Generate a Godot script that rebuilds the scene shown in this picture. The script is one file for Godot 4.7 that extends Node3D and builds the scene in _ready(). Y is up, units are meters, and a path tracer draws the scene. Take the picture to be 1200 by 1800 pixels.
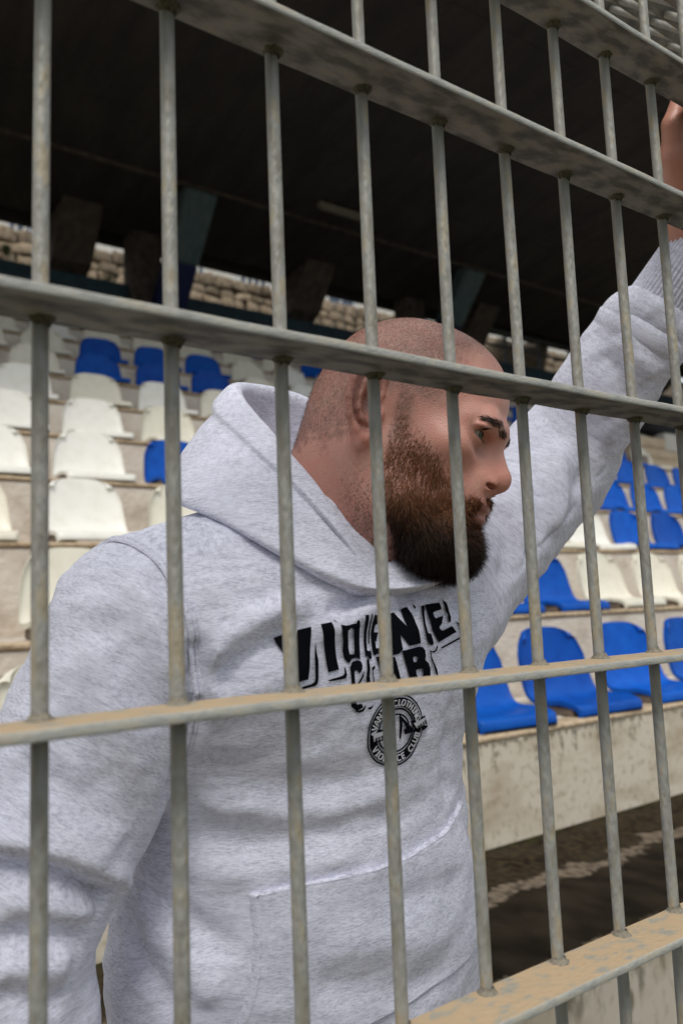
extends Node3D
# A man in a grey hoodie behind a galvanised bar fence, an old football stand behind him.
# Lengths in metres, y up. The fence runs along x; the stand rises away from it along -z.
# "eye space" below means heights measured from the camera, which is EYE metres above the ground.
const EYE := 1.45
const UPV := Vector3(0, EYE, 0)
var rng := RandomNumberGenerator.new()
var M := {}
var taken := {}

func _ready():
	rng.seed = 11
	make_camera()
	make_light()
	make_materials()
	make_ground()
	make_stand()
	make_roof()
	make_back()
	make_seats()
	make_fence()
	make_person()

func make_camera():
	var cam := Camera3D.new()
	cam.name = "camera"
	cam.fov = 65.458
	cam.near = 0.05
	cam.far = 400.0
	cam.transform = Transform3D(Basis(Vector3(0.81764983, -0.03842629, 0.57443204), Vector3(-0.03560271, 0.99248543, 0.11706882), Vector3(-0.57461396, -0.11617264, 0.81013747)), UPV)
	var att := CameraAttributesPhysical.new()
	att.frustum_focal_length = 18.672
	att.frustum_focus_distance = 0.79
	att.exposure_aperture = 3.7
	cam.attributes = att
	add_child(cam)
	cam.current = true

func make_light():
	var e := Environment.new()
	e.background_mode = Environment.BG_SKY
	e.tonemap_mode = Environment.TONE_MAPPER_LINEAR
	e.tonemap_exposure = 1.85
	var s := ProceduralSkyMaterial.new()
	s.sky_top_color = Color(0.95, 0.975, 1.0)
	s.sky_horizon_color = Color(0.70, 0.72, 0.75)
	s.sky_curve = 0.35
	s.ground_bottom_color = Color(0.30, 0.29, 0.27)
	s.ground_horizon_color = Color(0.55, 0.55, 0.54)
	s.sky_energy_multiplier = 0.82
	s.energy_multiplier = 1.0
	var sky := Sky.new()
	sky.sky_material = s
	e.sky = sky
	e.sdfgi_enabled = true
	e.ssao_enabled = true
	e.ssil_enabled = true
	var w := WorldEnvironment.new()
	w.name = "world_environment"
	w.environment = e
	add_child(w)
	var sun := DirectionalLight3D.new()
	sun.name = "sun"
	sun.light_energy = 0.44
	sun.light_color = Color(1.0, 0.985, 0.96)
	sun.light_angular_distance = 22.0
	sun.shadow_enabled = true
	add_child(sun)
	# veiled sun high on the pitch side, to the left of the camera
	sun.look_at_from_position(Vector3(-2.2, 4.6, 2.6), Vector3.ZERO, Vector3.UP)

# ---------------------------------------------------------------- small helpers
func numbered(called: String) -> String:
	var n: int = taken.get(called, 0)
	taken[called] = n + 1
	return called if n == 0 else "%s_%03d" % [called, n]

func thing(called: String, label: String, category: String, at := Vector3.ZERO, group := "") -> Node3D:
	var o := Node3D.new()
	o.name = numbered(called)
	o.position = at
	o.set_meta("label", label)
	o.set_meta("category", category)
	if group != "":
		o.set_meta("group", group)
	add_child(o, true)
	return o

func part(called: String, mesh: Mesh, m: Material, parent: Node3D, xf := Transform3D()) -> MeshInstance3D:
	var o := MeshInstance3D.new()
	o.name = called
	o.mesh = mesh
	if m != null:
		o.material_override = m
	o.transform = xf
	parent.add_child(o, true)
	return o

func structure(called: String, mesh: Mesh, m: Material, xf := Transform3D()) -> MeshInstance3D:
	var o := part(called, mesh, m, self, xf)
	o.set_meta("kind", "structure")
	return o

func shift(v: Vector3) -> Transform3D:
	return Transform3D(Basis(), v)

func from_arrays(v: PackedVector3Array, ix: PackedInt32Array, n := PackedVector3Array(), uv := PackedVector2Array(), col := PackedColorArray()) -> ArrayMesh:
	var a := []
	a.resize(Mesh.ARRAY_MAX)
	a[Mesh.ARRAY_VERTEX] = v
	a[Mesh.ARRAY_INDEX] = ix
	a[Mesh.ARRAY_NORMAL] = n if n.size() == v.size() else smooth_normals(v, ix)
	if uv.size() == v.size():
		a[Mesh.ARRAY_TEX_UV] = uv
	if col.size() == v.size():
		a[Mesh.ARRAY_COLOR] = col
	var m := ArrayMesh.new()
	m.add_surface_from_arrays(Mesh.PRIMITIVE_TRIANGLES, a)
	return m

# front faces run clockwise
func smooth_normals(v: PackedVector3Array, ix: PackedInt32Array) -> PackedVector3Array:
	var n := PackedVector3Array()
	n.resize(v.size())
	for t in range(0, ix.size(), 3):
		var a := ix[t]
		var b := ix[t + 1]
		var c := ix[t + 2]
		var f := (v[c] - v[a]).cross(v[b] - v[a])
		n[a] += f
		n[b] += f
		n[c] += f
	for i in n.size():
		n[i] = n[i].normalized()
	return n

# a box with chamfered edges, its faces flat
func bevel_box(size: Vector3, bev := 0.006) -> ArrayMesh:
	var st := SurfaceTool.new()
	st.begin(Mesh.PRIMITIVE_TRIANGLES)
	add_bevel_box(st, Vector3.ZERO, size, bev)
	st.generate_normals()
	return st.commit()

func add_bevel_box(st: SurfaceTool, c: Vector3, size: Vector3, bev: float, basis := Basis()):
	var h := size * 0.5
	bev = minf(bev, minf(h.x, minf(h.y, h.z)) * 0.9)
	var pts := []
	for sx in [-1, 1]:
		for sy in [-1, 1]:
			for sz in [-1, 1]:
				var k := Vector3(sx, sy, sz) * h
				pts.append([k - Vector3(0, sy, sz) * bev, k - Vector3(sx, 0, sz) * bev, k - Vector3(sx, sy, 0) * bev])
	var id := func(x, y, z): return x * 4 + y * 2 + z
	var polys := []
	for s in [0, 1]:
		polys.append([pts[id.call(s, 0, 0)][0], pts[id.call(s, 1, 0)][0], pts[id.call(s, 1, 1)][0], pts[id.call(s, 0, 1)][0]])
		polys.append([pts[id.call(0, s, 0)][1], pts[id.call(1, s, 0)][1], pts[id.call(1, s, 1)][1], pts[id.call(0, s, 1)][1]])
		polys.append([pts[id.call(0, 0, s)][2], pts[id.call(1, 0, s)][2], pts[id.call(1, 1, s)][2], pts[id.call(0, 1, s)][2]])
	for a in [0, 1]:
		for b in [0, 1]:
			polys.append([pts[id.call(0, a, b)][1], pts[id.call(1, a, b)][1], pts[id.call(1, a, b)][2], pts[id.call(0, a, b)][2]])
			polys.append([pts[id.call(a, 0, b)][0], pts[id.call(a, 1, b)][0], pts[id.call(a, 1, b)][2], pts[id.call(a, 0, b)][2]])
			polys.append([pts[id.call(a, b, 0)][0], pts[id.call(a, b, 1)][0], pts[id.call(a, b, 1)][1], pts[id.call(a, b, 0)][1]])
	for p in pts:
		polys.append(p)
	st.set_smooth_group(-1)
	for q in polys:
		var mid := Vector3.ZERO
		for v in q:
			mid += v
		var nn: Vector3 = (q[2] - q[0]).cross(q[1] - q[0])
		var l: Array = q.duplicate()
		if nn.dot(mid) < 0:
			l.reverse()
		for t in range(1, l.size() - 1):
			for v in [l[0], l[t], l[t + 1]]:
				st.add_vertex(c + basis * v)

# grid of points (rows of equal length) to a smooth mesh with uv; closed joins the last column to the first
func grid_mesh(rows: Array, closed_u := false, flip := false, uvs := true) -> ArrayMesh:
	var v := PackedVector3Array()
	var ix := PackedInt32Array()
	var uv := PackedVector2Array()
	var nr := rows.size()
	var nc: int = rows[0].size()
	for r in nr:
		for c in nc:
			v.append(rows[r][c])
			uv.append(Vector2(float(c) / (nc - 1), float(r) / (nr - 1)))
	var last := nc if closed_u else nc - 1
	for r in nr - 1:
		for c in last:
			var a := r * nc + c
			var b := r * nc + (c + 1) % nc
			var d := a + nc
			var e := b + nc
			if flip:
				ix.append_array(PackedInt32Array([a, d, b, b, d, e]))
			else:
				ix.append_array(PackedInt32Array([a, b, d, b, e, d]))
	return from_arrays(v, ix, PackedVector3Array(), uv if uvs else PackedVector2Array())

func noise_of(freq: float, octaves := 4, sd := 1, kind := FastNoiseLite.TYPE_SIMPLEX_SMOOTH) -> FastNoiseLite:
	var n := FastNoiseLite.new()
	n.noise_type = kind
	n.frequency = freq
	n.fractal_octaves = octaves
	n.seed = sd
	return n

func ramp(stops: Array) -> Gradient:
	var g := Gradient.new()
	var o := PackedFloat32Array()
	var c := PackedColorArray()
	for s in stops:
		o.append(s[0])
		c.append(Color(s[1], s[2], s[3]).linear_to_srgb())
	g.offsets = o
	g.colors = c
	return g

func noise_tex(freq: float, octaves: int, sd: int, stops: Array, size := 512) -> NoiseTexture2D:
	var t := NoiseTexture2D.new()
	t.width = size
	t.height = size
	t.seamless = true
	t.noise = noise_of(freq, octaves, sd)
	t.color_ramp = ramp(stops)
	return t

func bump_tex(freq: float, octaves: int, sd: int, strength := 4.0, size := 512) -> NoiseTexture2D:
	var t := NoiseTexture2D.new()
	t.width = size
	t.height = size
	t.seamless = true
	t.noise = noise_of(freq, octaves, sd)
	t.as_normal_map = true
	t.bump_strength = strength
	return t

func mat(col: Color, rough := 0.8, metal := 0.0) -> StandardMaterial3D:
	var m := StandardMaterial3D.new()
	m.albedo_color = col.linear_to_srgb()
	m.roughness = rough
	m.metallic = metal
	return m

func tri_mat(tex: Texture2D, scale: Vector3, rough := 0.85, normal: Texture2D = null, nscale := 0.5, world := true) -> StandardMaterial3D:
	var m := StandardMaterial3D.new()
	m.albedo_texture = tex
	m.roughness = rough
	m.uv1_triplanar = true
	m.uv1_world_triplanar = world
	m.uv1_scale = scale
	m.uv1_triplanar_sharpness = 4.0
	if normal != null:
		m.normal_enabled = true
		m.normal_texture = normal
		m.normal_scale = nscale
	return m
# ---------------------------------------------------------------- materials
func make_materials():
	var grit := bump_tex(0.05, 5, 3, 5.0)
	var fine := bump_tex(0.12, 4, 9, 3.0)
	M.grit = grit
	M.fine = fine
	M.concrete = tri_mat(noise_tex(0.008, 6, 21, [[0.0, 0.40, 0.34, 0.28], [0.35, 0.55, 0.48, 0.40], [0.6, 0.60, 0.535, 0.455], [1.0, 0.63, 0.575, 0.50]]), Vector3.ONE * 0.9, 0.9, grit, 0.35)
	M.nosing = tri_mat(noise_tex(0.03, 5, 27, [[0.0, 0.16, 0.115, 0.075], [0.4, 0.40, 0.30, 0.19], [1.0, 0.52, 0.42, 0.30]]), Vector3.ONE * 1.3, 0.95, grit, 0.6)
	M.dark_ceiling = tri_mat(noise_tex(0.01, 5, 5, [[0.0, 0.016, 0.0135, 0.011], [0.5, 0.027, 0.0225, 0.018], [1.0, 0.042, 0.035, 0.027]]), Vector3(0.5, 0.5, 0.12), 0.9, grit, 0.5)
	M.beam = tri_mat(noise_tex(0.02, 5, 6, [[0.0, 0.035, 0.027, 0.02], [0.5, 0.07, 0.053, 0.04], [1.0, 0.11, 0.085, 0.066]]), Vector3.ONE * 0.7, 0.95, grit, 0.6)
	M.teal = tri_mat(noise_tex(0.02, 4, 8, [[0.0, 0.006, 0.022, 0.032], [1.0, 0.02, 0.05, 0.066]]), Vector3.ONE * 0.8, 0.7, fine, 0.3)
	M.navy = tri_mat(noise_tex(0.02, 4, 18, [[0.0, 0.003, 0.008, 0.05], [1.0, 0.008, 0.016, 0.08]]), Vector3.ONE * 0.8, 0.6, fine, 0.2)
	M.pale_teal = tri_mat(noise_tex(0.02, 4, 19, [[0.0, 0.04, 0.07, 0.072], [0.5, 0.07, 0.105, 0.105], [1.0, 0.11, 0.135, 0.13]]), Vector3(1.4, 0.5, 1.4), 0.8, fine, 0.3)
	M.seat_white = tri_mat(noise_tex(0.02, 4, 31, [[0.0, 0.66, 0.635, 0.565], [0.5, 0.72, 0.70, 0.64], [1.0, 0.74, 0.725, 0.67]]), Vector3.ONE * 1.1, 0.42, fine, 0.12)
	M.seat_blue = tri_mat(noise_tex(0.02, 4, 33, [[0.0, 0.001, 0.062, 0.34], [0.5, 0.001, 0.082, 0.42], [1.0, 0.003, 0.10, 0.46]]), Vector3.ONE * 1.1, 0.38, fine, 0.12)
	M.seat_blue.metallic_specular = 0.3
	M.seat_blue.roughness = 0.5
	M.seat_whites = [M.seat_white, tinted(M.seat_white, Color(0.95, 0.94, 0.90)), tinted(M.seat_white, Color(0.985, 0.97, 0.93))]
	M.seat_blues = [M.seat_blue, tinted(M.seat_blue, Color(0.9, 0.88, 0.9)), tinted(M.seat_blue, Color(1.0, 0.93, 0.93))]
	M.bracket = mat(Color(0.16, 0.12, 0.09), 0.8)
	M.stones = []
	for i in 5:
		var k := 0.52 + 0.11 * i
		M.stones.append(tri_mat(noise_tex(0.03, 5, 40 + i, [[0.0, 0.17 * k, 0.12 * k, 0.075 * k], [0.5, 0.30 * k, 0.23 * k, 0.15 * k], [1.0, 0.40 * k, 0.33 * k, 0.25 * k]], 256), Vector3.ONE * 1.1, 0.95, grit, 0.8))
	M.mortar = mat(Color(0.15, 0.115, 0.08), 0.95)
	M.plaster = tri_mat(noise_tex(0.01, 5, 52, [[0.0, 0.46, 0.44, 0.39], [1.0, 0.62, 0.60, 0.55]]), Vector3.ONE * 0.5, 0.9)
	M.pane = mat(Color(0.05, 0.07, 0.10), 0.1)
	M.frame = mat(Color(0.45, 0.47, 0.5), 0.5)
	M.steel_dark = mat(Color(0.10, 0.105, 0.11), 0.45, 0.6)
	M.leaf = mat(Color(0.03, 0.065, 0.015), 0.7)
	M.beige = tri_mat(noise_tex(0.012, 5, 61, [[0.0, 0.40, 0.31, 0.20], [0.5, 0.52, 0.42, 0.29], [1.0, 0.57, 0.48, 0.36]]), Vector3(0.4, 1.6, 0.4), 0.9, grit, 0.3)
	M.block_grey = tri_mat(noise_tex(0.02, 4, 62, [[0.0, 0.16, 0.13, 0.11], [1.0, 0.24, 0.20, 0.18]]), Vector3.ONE, 0.9)
	M.black_cloth = mat(Color(0.012, 0.013, 0.016), 0.9)
	M.cyan_cloth = mat(Color(0.01, 0.14, 0.30), 0.7)
	M.lamp_body = mat(Color(0.16, 0.145, 0.10), 0.6)
	# galvanised steel with a film of tan dust
	M.galv = tri_mat(noise_tex(0.03, 5, 71, [[0.0, 0.165, 0.152, 0.118], [0.3, 0.215, 0.205, 0.17], [0.5, 0.25, 0.25, 0.23], [0.62, 0.27, 0.265, 0.235], [0.75, 0.29, 0.255, 0.185], [1.0, 0.32, 0.265, 0.18]]), Vector3(4, 1.3, 4), 0.6, fine, 0.3)
	M.galv.metallic = 0.15
	M.rail_under = tri_mat(noise_tex(0.014, 6, 73, [[0.0, 0.06, 0.056, 0.05], [0.36, 0.12, 0.112, 0.096], [0.5, 0.18, 0.165, 0.138], [0.65, 0.22, 0.208, 0.18], [1.0, 0.27, 0.23, 0.165]]), Vector3(3.0, 4, 7), 0.75, fine, 0.4)  # stain patches, with underside shade also painted into the darker base
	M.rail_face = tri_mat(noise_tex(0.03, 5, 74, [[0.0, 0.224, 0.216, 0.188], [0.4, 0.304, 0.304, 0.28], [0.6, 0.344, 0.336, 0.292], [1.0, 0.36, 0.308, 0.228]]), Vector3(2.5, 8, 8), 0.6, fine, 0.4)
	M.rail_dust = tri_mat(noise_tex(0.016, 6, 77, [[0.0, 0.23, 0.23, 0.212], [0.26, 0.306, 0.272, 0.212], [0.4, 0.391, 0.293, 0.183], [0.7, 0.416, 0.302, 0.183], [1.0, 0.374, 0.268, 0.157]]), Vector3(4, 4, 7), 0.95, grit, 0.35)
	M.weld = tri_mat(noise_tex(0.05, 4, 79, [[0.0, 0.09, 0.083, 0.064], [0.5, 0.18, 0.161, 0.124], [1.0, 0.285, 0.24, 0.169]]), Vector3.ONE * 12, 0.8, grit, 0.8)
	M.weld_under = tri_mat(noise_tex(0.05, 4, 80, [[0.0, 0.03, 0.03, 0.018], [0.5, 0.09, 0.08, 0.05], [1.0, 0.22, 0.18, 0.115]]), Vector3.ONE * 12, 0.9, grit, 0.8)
	M.front_wall = StandardMaterial3D.new()
	M.front_wall.albedo_texture = wall_image(1536, 320, 5)
	M.front_wall.roughness = 0.9
	M.walkway = StandardMaterial3D.new()
	M.walkway.albedo_texture = walkway_image(2048, 256)
	M.walkway.roughness = 0.92
	M.walkway.metallic_specular = 0.15
	M.earth = tri_mat(noise_tex(0.01, 6, 91, [[0.0, 0.030, 0.032, 0.018], [0.5, 0.055, 0.058, 0.032], [1.0, 0.085, 0.080, 0.055]]), Vector3.ONE * 0.4, 0.95, grit, 0.5)

func tinted(m: StandardMaterial3D, c: Color) -> StandardMaterial3D:
	var t: StandardMaterial3D = m.duplicate()
	t.albedo_color = c
	t.uv1_offset = Vector3(c.r, c.g, c.b) * 7.0
	return t

# painted concrete with mould that ran down from the top edge and dirt splashed up at the foot
func wall_image(w: int, h: int, sd: int) -> ImageTexture:
	var im := Image.create(w, h, false, Image.FORMAT_RGB8)
	var a := noise_of(0.006, 5, sd)
	var b := noise_of(0.05, 4, sd + 1)
	var drip := noise_of(0.03, 4, sd + 2)
	var edge := noise_of(0.02, 4, sd + 3)
	for x in w:
		var dl := maxf(0.0, drip.get_noise_2d(x, 3.0) - 0.02) * 1.6 * h * 0.42
		var el := (edge.get_noise_2d(x, 50.0) * 0.5 + 0.5) * h * 0.12
		for y in h:
			var n := a.get_noise_2d(x, y * 1.3)
			var g := b.get_noise_2d(x, y * 0.5)
			var c := Color(0.56, 0.50, 0.405).lerp(Color(0.40, 0.33, 0.235), clampf(n * 1.3 + 0.15, 0, 1))
			c = c.lerp(Color(0.30, 0.26, 0.17), clampf(g * 1.4 - 0.18, 0, 0.7))
			var m := clampf((dl - y) / 40.0, 0, 1) * clampf(0.55 + g * 1.6, 0, 1)
			m = maxf(m, clampf((h * 0.035 + g * 22.0 - y) / 6.0, 0, 1))
			c = c.lerp(Color(0.055, 0.05, 0.022), m * 0.62)
			var f := clampf((y - (h - el)) / 5.0, 0, 1) * clampf(0.6 + g * 1.5, 0, 1)
			c = c.lerp(Color(0.10, 0.085, 0.04), f)
			im.set_pixel(x, y, c.linear_to_srgb())
	return ImageTexture.create_from_image(im)

# wet, algae-dark walkway with a long dried patch
func walkway_image(w: int, h: int) -> ImageTexture:
	var im := Image.create(w, h, false, Image.FORMAT_RGB8)
	var a := noise_of(0.012, 5, 81)
	var b := noise_of(0.06, 4, 82)
	var line := noise_of(0.004, 3, 83)
	for x in w:
		var mid := h * (0.46 + 0.10 * line.get_noise_2d(x * 1.4, 9.0))
		var half := h * (0.065 + 0.035 * line.get_noise_2d(x * 2.2, 77.0))
		for y in h:
			var n := a.get_noise_2d(x, y)
			var g := b.get_noise_2d(x, y)
			var c := Color(0.030, 0.023, 0.015).lerp(Color(0.012, 0.009, 0.006), clampf(0.5 + n, 0, 1))
			if y < h * 0.42:
				c = c.lerp(Color(0.05, 0.036, 0.02), clampf(0.35 + g * 1.2, 0, 1))
			c = c.lerp(Color(0.018, 0.026, 0.006), clampf((h * 0.035 + g * 26.0 + n * 10.0 - y) / 6.0, 0, 1) * 0.55)
			var dry := clampf((half - absf(y - mid) + (n + g * 0.5) * 12.0) / 7.0, 0, 1)
			c = c.lerp(Color(0.165, 0.13, 0.095), dry * clampf(0.75 + g, 0, 1))
			var rim := clampf((y - h * 0.955 + g * 6.0) / 4.0, 0, 1) * clampf(0.3 + n * 2.0, 0, 1)
			c = c.lerp(Color(0.15, 0.115, 0.08), rim)
			im.set_pixel(x, y, c.linear_to_srgb())
	return ImageTexture.create_from_image(im)

# ---------------------------------------------------------------- setting
func make_ground():
	var g := PlaneMesh.new()
	g.size = Vector2(300, 300)
	structure("ground", g, M.earth)

const ROWS := 10
const TREAD := 0.66
const RISE := 0.372
func row_back(k: int) -> float:
	return 2.24 + TREAD * k
func row_front(k: int) -> float:
	return row_back(k) - 0.30
func row_top(k: int) -> float:
	return -0.448 + RISE * k + EYE
const X0 := -5.0
const X1 := 22.0

func make_stand():
	var s := thing("grandstand", "stepped concrete football stand rising behind the man, with a stained front wall", "grandstand", Vector3(0, 0, -1.94))
	var wid := X1 - X0
	var cx := (X0 + X1) / 2
	# the walkway in front, its edge above the lower ground
	var wy := -0.80 + EYE
	var z_edge := 1.265
	var slab := Node3D.new()
	var wz := 1.94 - z_edge
	var w := part("walkway", quad_mesh(Vector3(X0, wy, 0), Vector3(X1, wy, 0), Vector3(X1, wy, wz), Vector3(X0, wy, wz), 7.0, 1.0), M.walkway, s)
	w.set_meta("label", "wet dark walkway below the seats with a dried pale streak")
	slab.free()
	part("walkway_edge", bevel_box(Vector3(wid, 0.045, 0.03), 0.008), M.bracket, s, shift(Vector3(cx, wy - 0.027, wz - 0.008)))
	part("walkway_face", quad_mesh(Vector3(X0, wy - 0.045, wz - 0.012), Vector3(X1, wy - 0.045, wz - 0.012), Vector3(X1, -0.05, wz - 0.012), Vector3(X0, -0.05, wz - 0.012), 7.0, 1.0), M.front_wall, s)
	part("front_wall", quad_mesh(Vector3(X0, row_top(0) - 0.02, 0.004), Vector3(X1, row_top(0) - 0.02, 0.004), Vector3(X1, wy - 0.03, 0.004), Vector3(X0, wy - 0.03, 0.004), 9.0, 1.0), M.front_wall, s)
	for k in ROWS:
		var top := row_top(k)
		var z := -(row_front(k) - 1.94)
		var deep := TREAD + 0.12
		var high := RISE + 0.1 if k > 0 else 0.6
		part("step", bevel_box(Vector3(wid, high - 0.02, deep), 0.012), M.concrete, s, shift(Vector3(cx, top - 0.02 - high / 2 + 0.01, z - deep / 2 - 0.006)))
		# worn brown edge of each step
		part("nosing", bevel_box(Vector3(wid, 0.022, 0.10), 0.007), M.nosing, s, shift(Vector3(cx, top - 0.011, z - 0.05 + 0.004)))
		part("tread", bevel_box(Vector3(wid, 0.018, TREAD - 0.12), 0.004), M.concrete, s, shift(Vector3(cx, top - 0.010, z - 0.11 - (TREAD - 0.12) / 2)))
	# dark painted parapet at the top of the stand
	var pk := ROWS - 1
	part("parapet", bevel_box(Vector3(wid, 1.5, 0.2), 0.015), M.teal, s, shift(Vector3(cx, 3.80 + EYE - 0.75, -(8.62 - 1.94) - 0.1)))
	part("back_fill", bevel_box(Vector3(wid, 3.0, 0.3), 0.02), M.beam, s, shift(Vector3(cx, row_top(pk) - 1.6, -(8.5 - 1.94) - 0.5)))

func quad_mesh(a: Vector3, b: Vector3, c: Vector3, d: Vector3, ru: float, rv: float) -> ArrayMesh:
	var v := PackedVector3Array([a, b, c, d])
	var uv := PackedVector2Array([Vector2(0, 0), Vector2(ru, 0), Vector2(ru, rv), Vector2(0, rv)])
	var ix := PackedInt32Array([0, 1, 2, 0, 2, 3])
	var n := (c - a).cross(b - a)
	return from_arrays(v, ix, PackedVector3Array(), uv)

# the soffit climbs gently from the back of the stand to its front edge
const ROOF_A := -0.1194
func soffit(z: float) -> float:
	return 4.55 + EYE + 0.12 * (7.5 - z)

func make_roof():
	var r := thing("stand_roof", "dark boarded concrete roof over the whole stand, carried on slanted columns", "roof", Vector3(0, 0, -9.2))
	var cx := (X0 + X1) / 2
	var wid := X1 - X0
	var tilt := Basis(Vector3.RIGHT, ROOF_A)
	# soffit of long boards laid side by side along the stand
	var z := 3.15
	var i := 0
	var board := bevel_box(Vector3(wid, 0.05, 0.396), 0.004)
	while z < 8.6:
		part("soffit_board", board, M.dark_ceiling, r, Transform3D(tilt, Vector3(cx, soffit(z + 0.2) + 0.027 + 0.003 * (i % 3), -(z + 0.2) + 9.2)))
		z += 0.3925
		i += 1
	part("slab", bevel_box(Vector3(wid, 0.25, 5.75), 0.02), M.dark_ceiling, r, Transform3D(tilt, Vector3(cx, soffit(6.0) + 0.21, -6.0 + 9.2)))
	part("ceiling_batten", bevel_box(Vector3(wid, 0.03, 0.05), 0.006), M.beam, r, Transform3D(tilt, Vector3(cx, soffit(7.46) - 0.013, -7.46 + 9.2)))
	part("rear_fascia", bevel_box(Vector3(wid, 0.5, 0.12), 0.02), M.dark_ceiling, r, shift(Vector3(cx, soffit(8.9) + 0.26, -8.95 + 9.2)))
	# slanted columns: navy foot, pale teal head
	for x in [-0.5, 3.6, 7.7, 11.8, 15.9]:
		var top := Vector3(x, 4.55 + EYE, -7.5 + 9.2)
		var dir := Vector3(0, -0.758, -0.652)
		var col := Node3D.new()
		col.name = "column"
		r.add_child(col, true)
		var bas := Basis(Vector3.RIGHT, -dir, Vector3.RIGHT.cross(-dir))
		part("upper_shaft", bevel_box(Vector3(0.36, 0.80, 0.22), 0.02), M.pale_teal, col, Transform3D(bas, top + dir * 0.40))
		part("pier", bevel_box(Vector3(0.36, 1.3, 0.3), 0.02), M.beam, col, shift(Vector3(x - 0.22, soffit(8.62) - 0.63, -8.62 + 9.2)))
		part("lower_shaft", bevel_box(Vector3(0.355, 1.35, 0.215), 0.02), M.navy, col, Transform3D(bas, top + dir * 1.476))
	# haunched cross beams that come down to the back
	for x in [-1.5, 2.56, 5.66, 8.75, 13.8]:
		var st := SurfaceTool.new()
		st.begin(Mesh.PRIMITIVE_TRIANGLES)
		var prof := PackedVector2Array([Vector2(-8.20, soffit(8.2)), Vector2(-8.85, soffit(8.85)), Vector2(-8.90, soffit(8.9) - 0.44), Vector2(-8.82, soffit(8.82) - 0.54), Vector2(-8.62, soffit(8.62) - 0.48)])
		extrude(st, prof, x - 0.22, x + 0.22, 9.2)
		st.generate_normals()
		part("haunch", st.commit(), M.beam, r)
	for x in [5.25]:
		var l := thing("ceiling_lamp", "unlit strip lamp fixed under the dark roof", "lamp", Vector3(x, soffit(7.1) - 0.045, -7.1))
		part("housing", bevel_box(Vector3(0.75, 0.05, 0.09), 0.01), M.lamp_body, l)
		part("cover", bevel_box(Vector3(0.70, 0.025, 0.06), 0.01), M.lamp_body, l, shift(Vector3(0, -0.037, 0)))

# a (z, y) outline pushed along x
func extrude(st: SurfaceTool, prof: PackedVector2Array, xa: float, xb: float, dz: float):
	st.set_smooth_group(-1)
	var mid := Vector2.ZERO
	for p in prof:
		mid += p / prof.size()
	var c := Vector3((xa + xb) / 2, mid.y, mid.x + dz)
	var tri := func(a: Vector3, b: Vector3, d: Vector3):
		var n := (d - a).cross(b - a)
		var l := [a, b, d] if n.dot((a + b + d) / 3.0 - c) > 0 else [a, d, b]
		for v in l:
			st.add_vertex(v)
	var n := prof.size()
	for i in n:
		var p := prof[i]
		var q := prof[(i + 1) % n]
		var a := Vector3(xa, p.y, p.x + dz)
		var b := Vector3(xb, p.y, p.x + dz)
		var d := Vector3(xb, q.y, q.x + dz)
		var e := Vector3(xa, q.y, q.x + dz)
		tri.call(a, b, d)
		tri.call(a, d, e)
	for i in range(1, n - 1):
		for x in [xa, xb]:
			tri.call(Vector3(x, prof[0].y, prof[0].x + dz), Vector3(x, prof[i].y, prof[i].x + dz), Vector3(x, prof[i + 1].y, prof[i + 1].x + dz))

# rough stone: a jittered, squashed ball of few faces
func stone_mesh(sd: int) -> ArrayMesh:
	var g := RandomNumberGenerator.new()
	g.seed = sd
	var rows := []
	var nz := noise_of(1.1, 2, sd)
	for r in 6:
		var line := []
		var th := PI * r / 5.0
		for c in 8:
			var ph := TAU * c / 8.0
			var d := Vector3(sin(th) * cos(ph), cos(th), sin(th) * sin(ph))
			var s := Vector3(signf(d.x) * pow(absf(d.x), 0.42), signf(d.y) * pow(absf(d.y), 0.42), signf(d.z) * pow(absf(d.z), 0.7))
			line.append(s * 0.5 * (1.0 + 0.38 * nz.get_noise_3dv(d * 1.3)))
		rows.append(line)
	return grid_mesh(rows, true, true, false)

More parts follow.
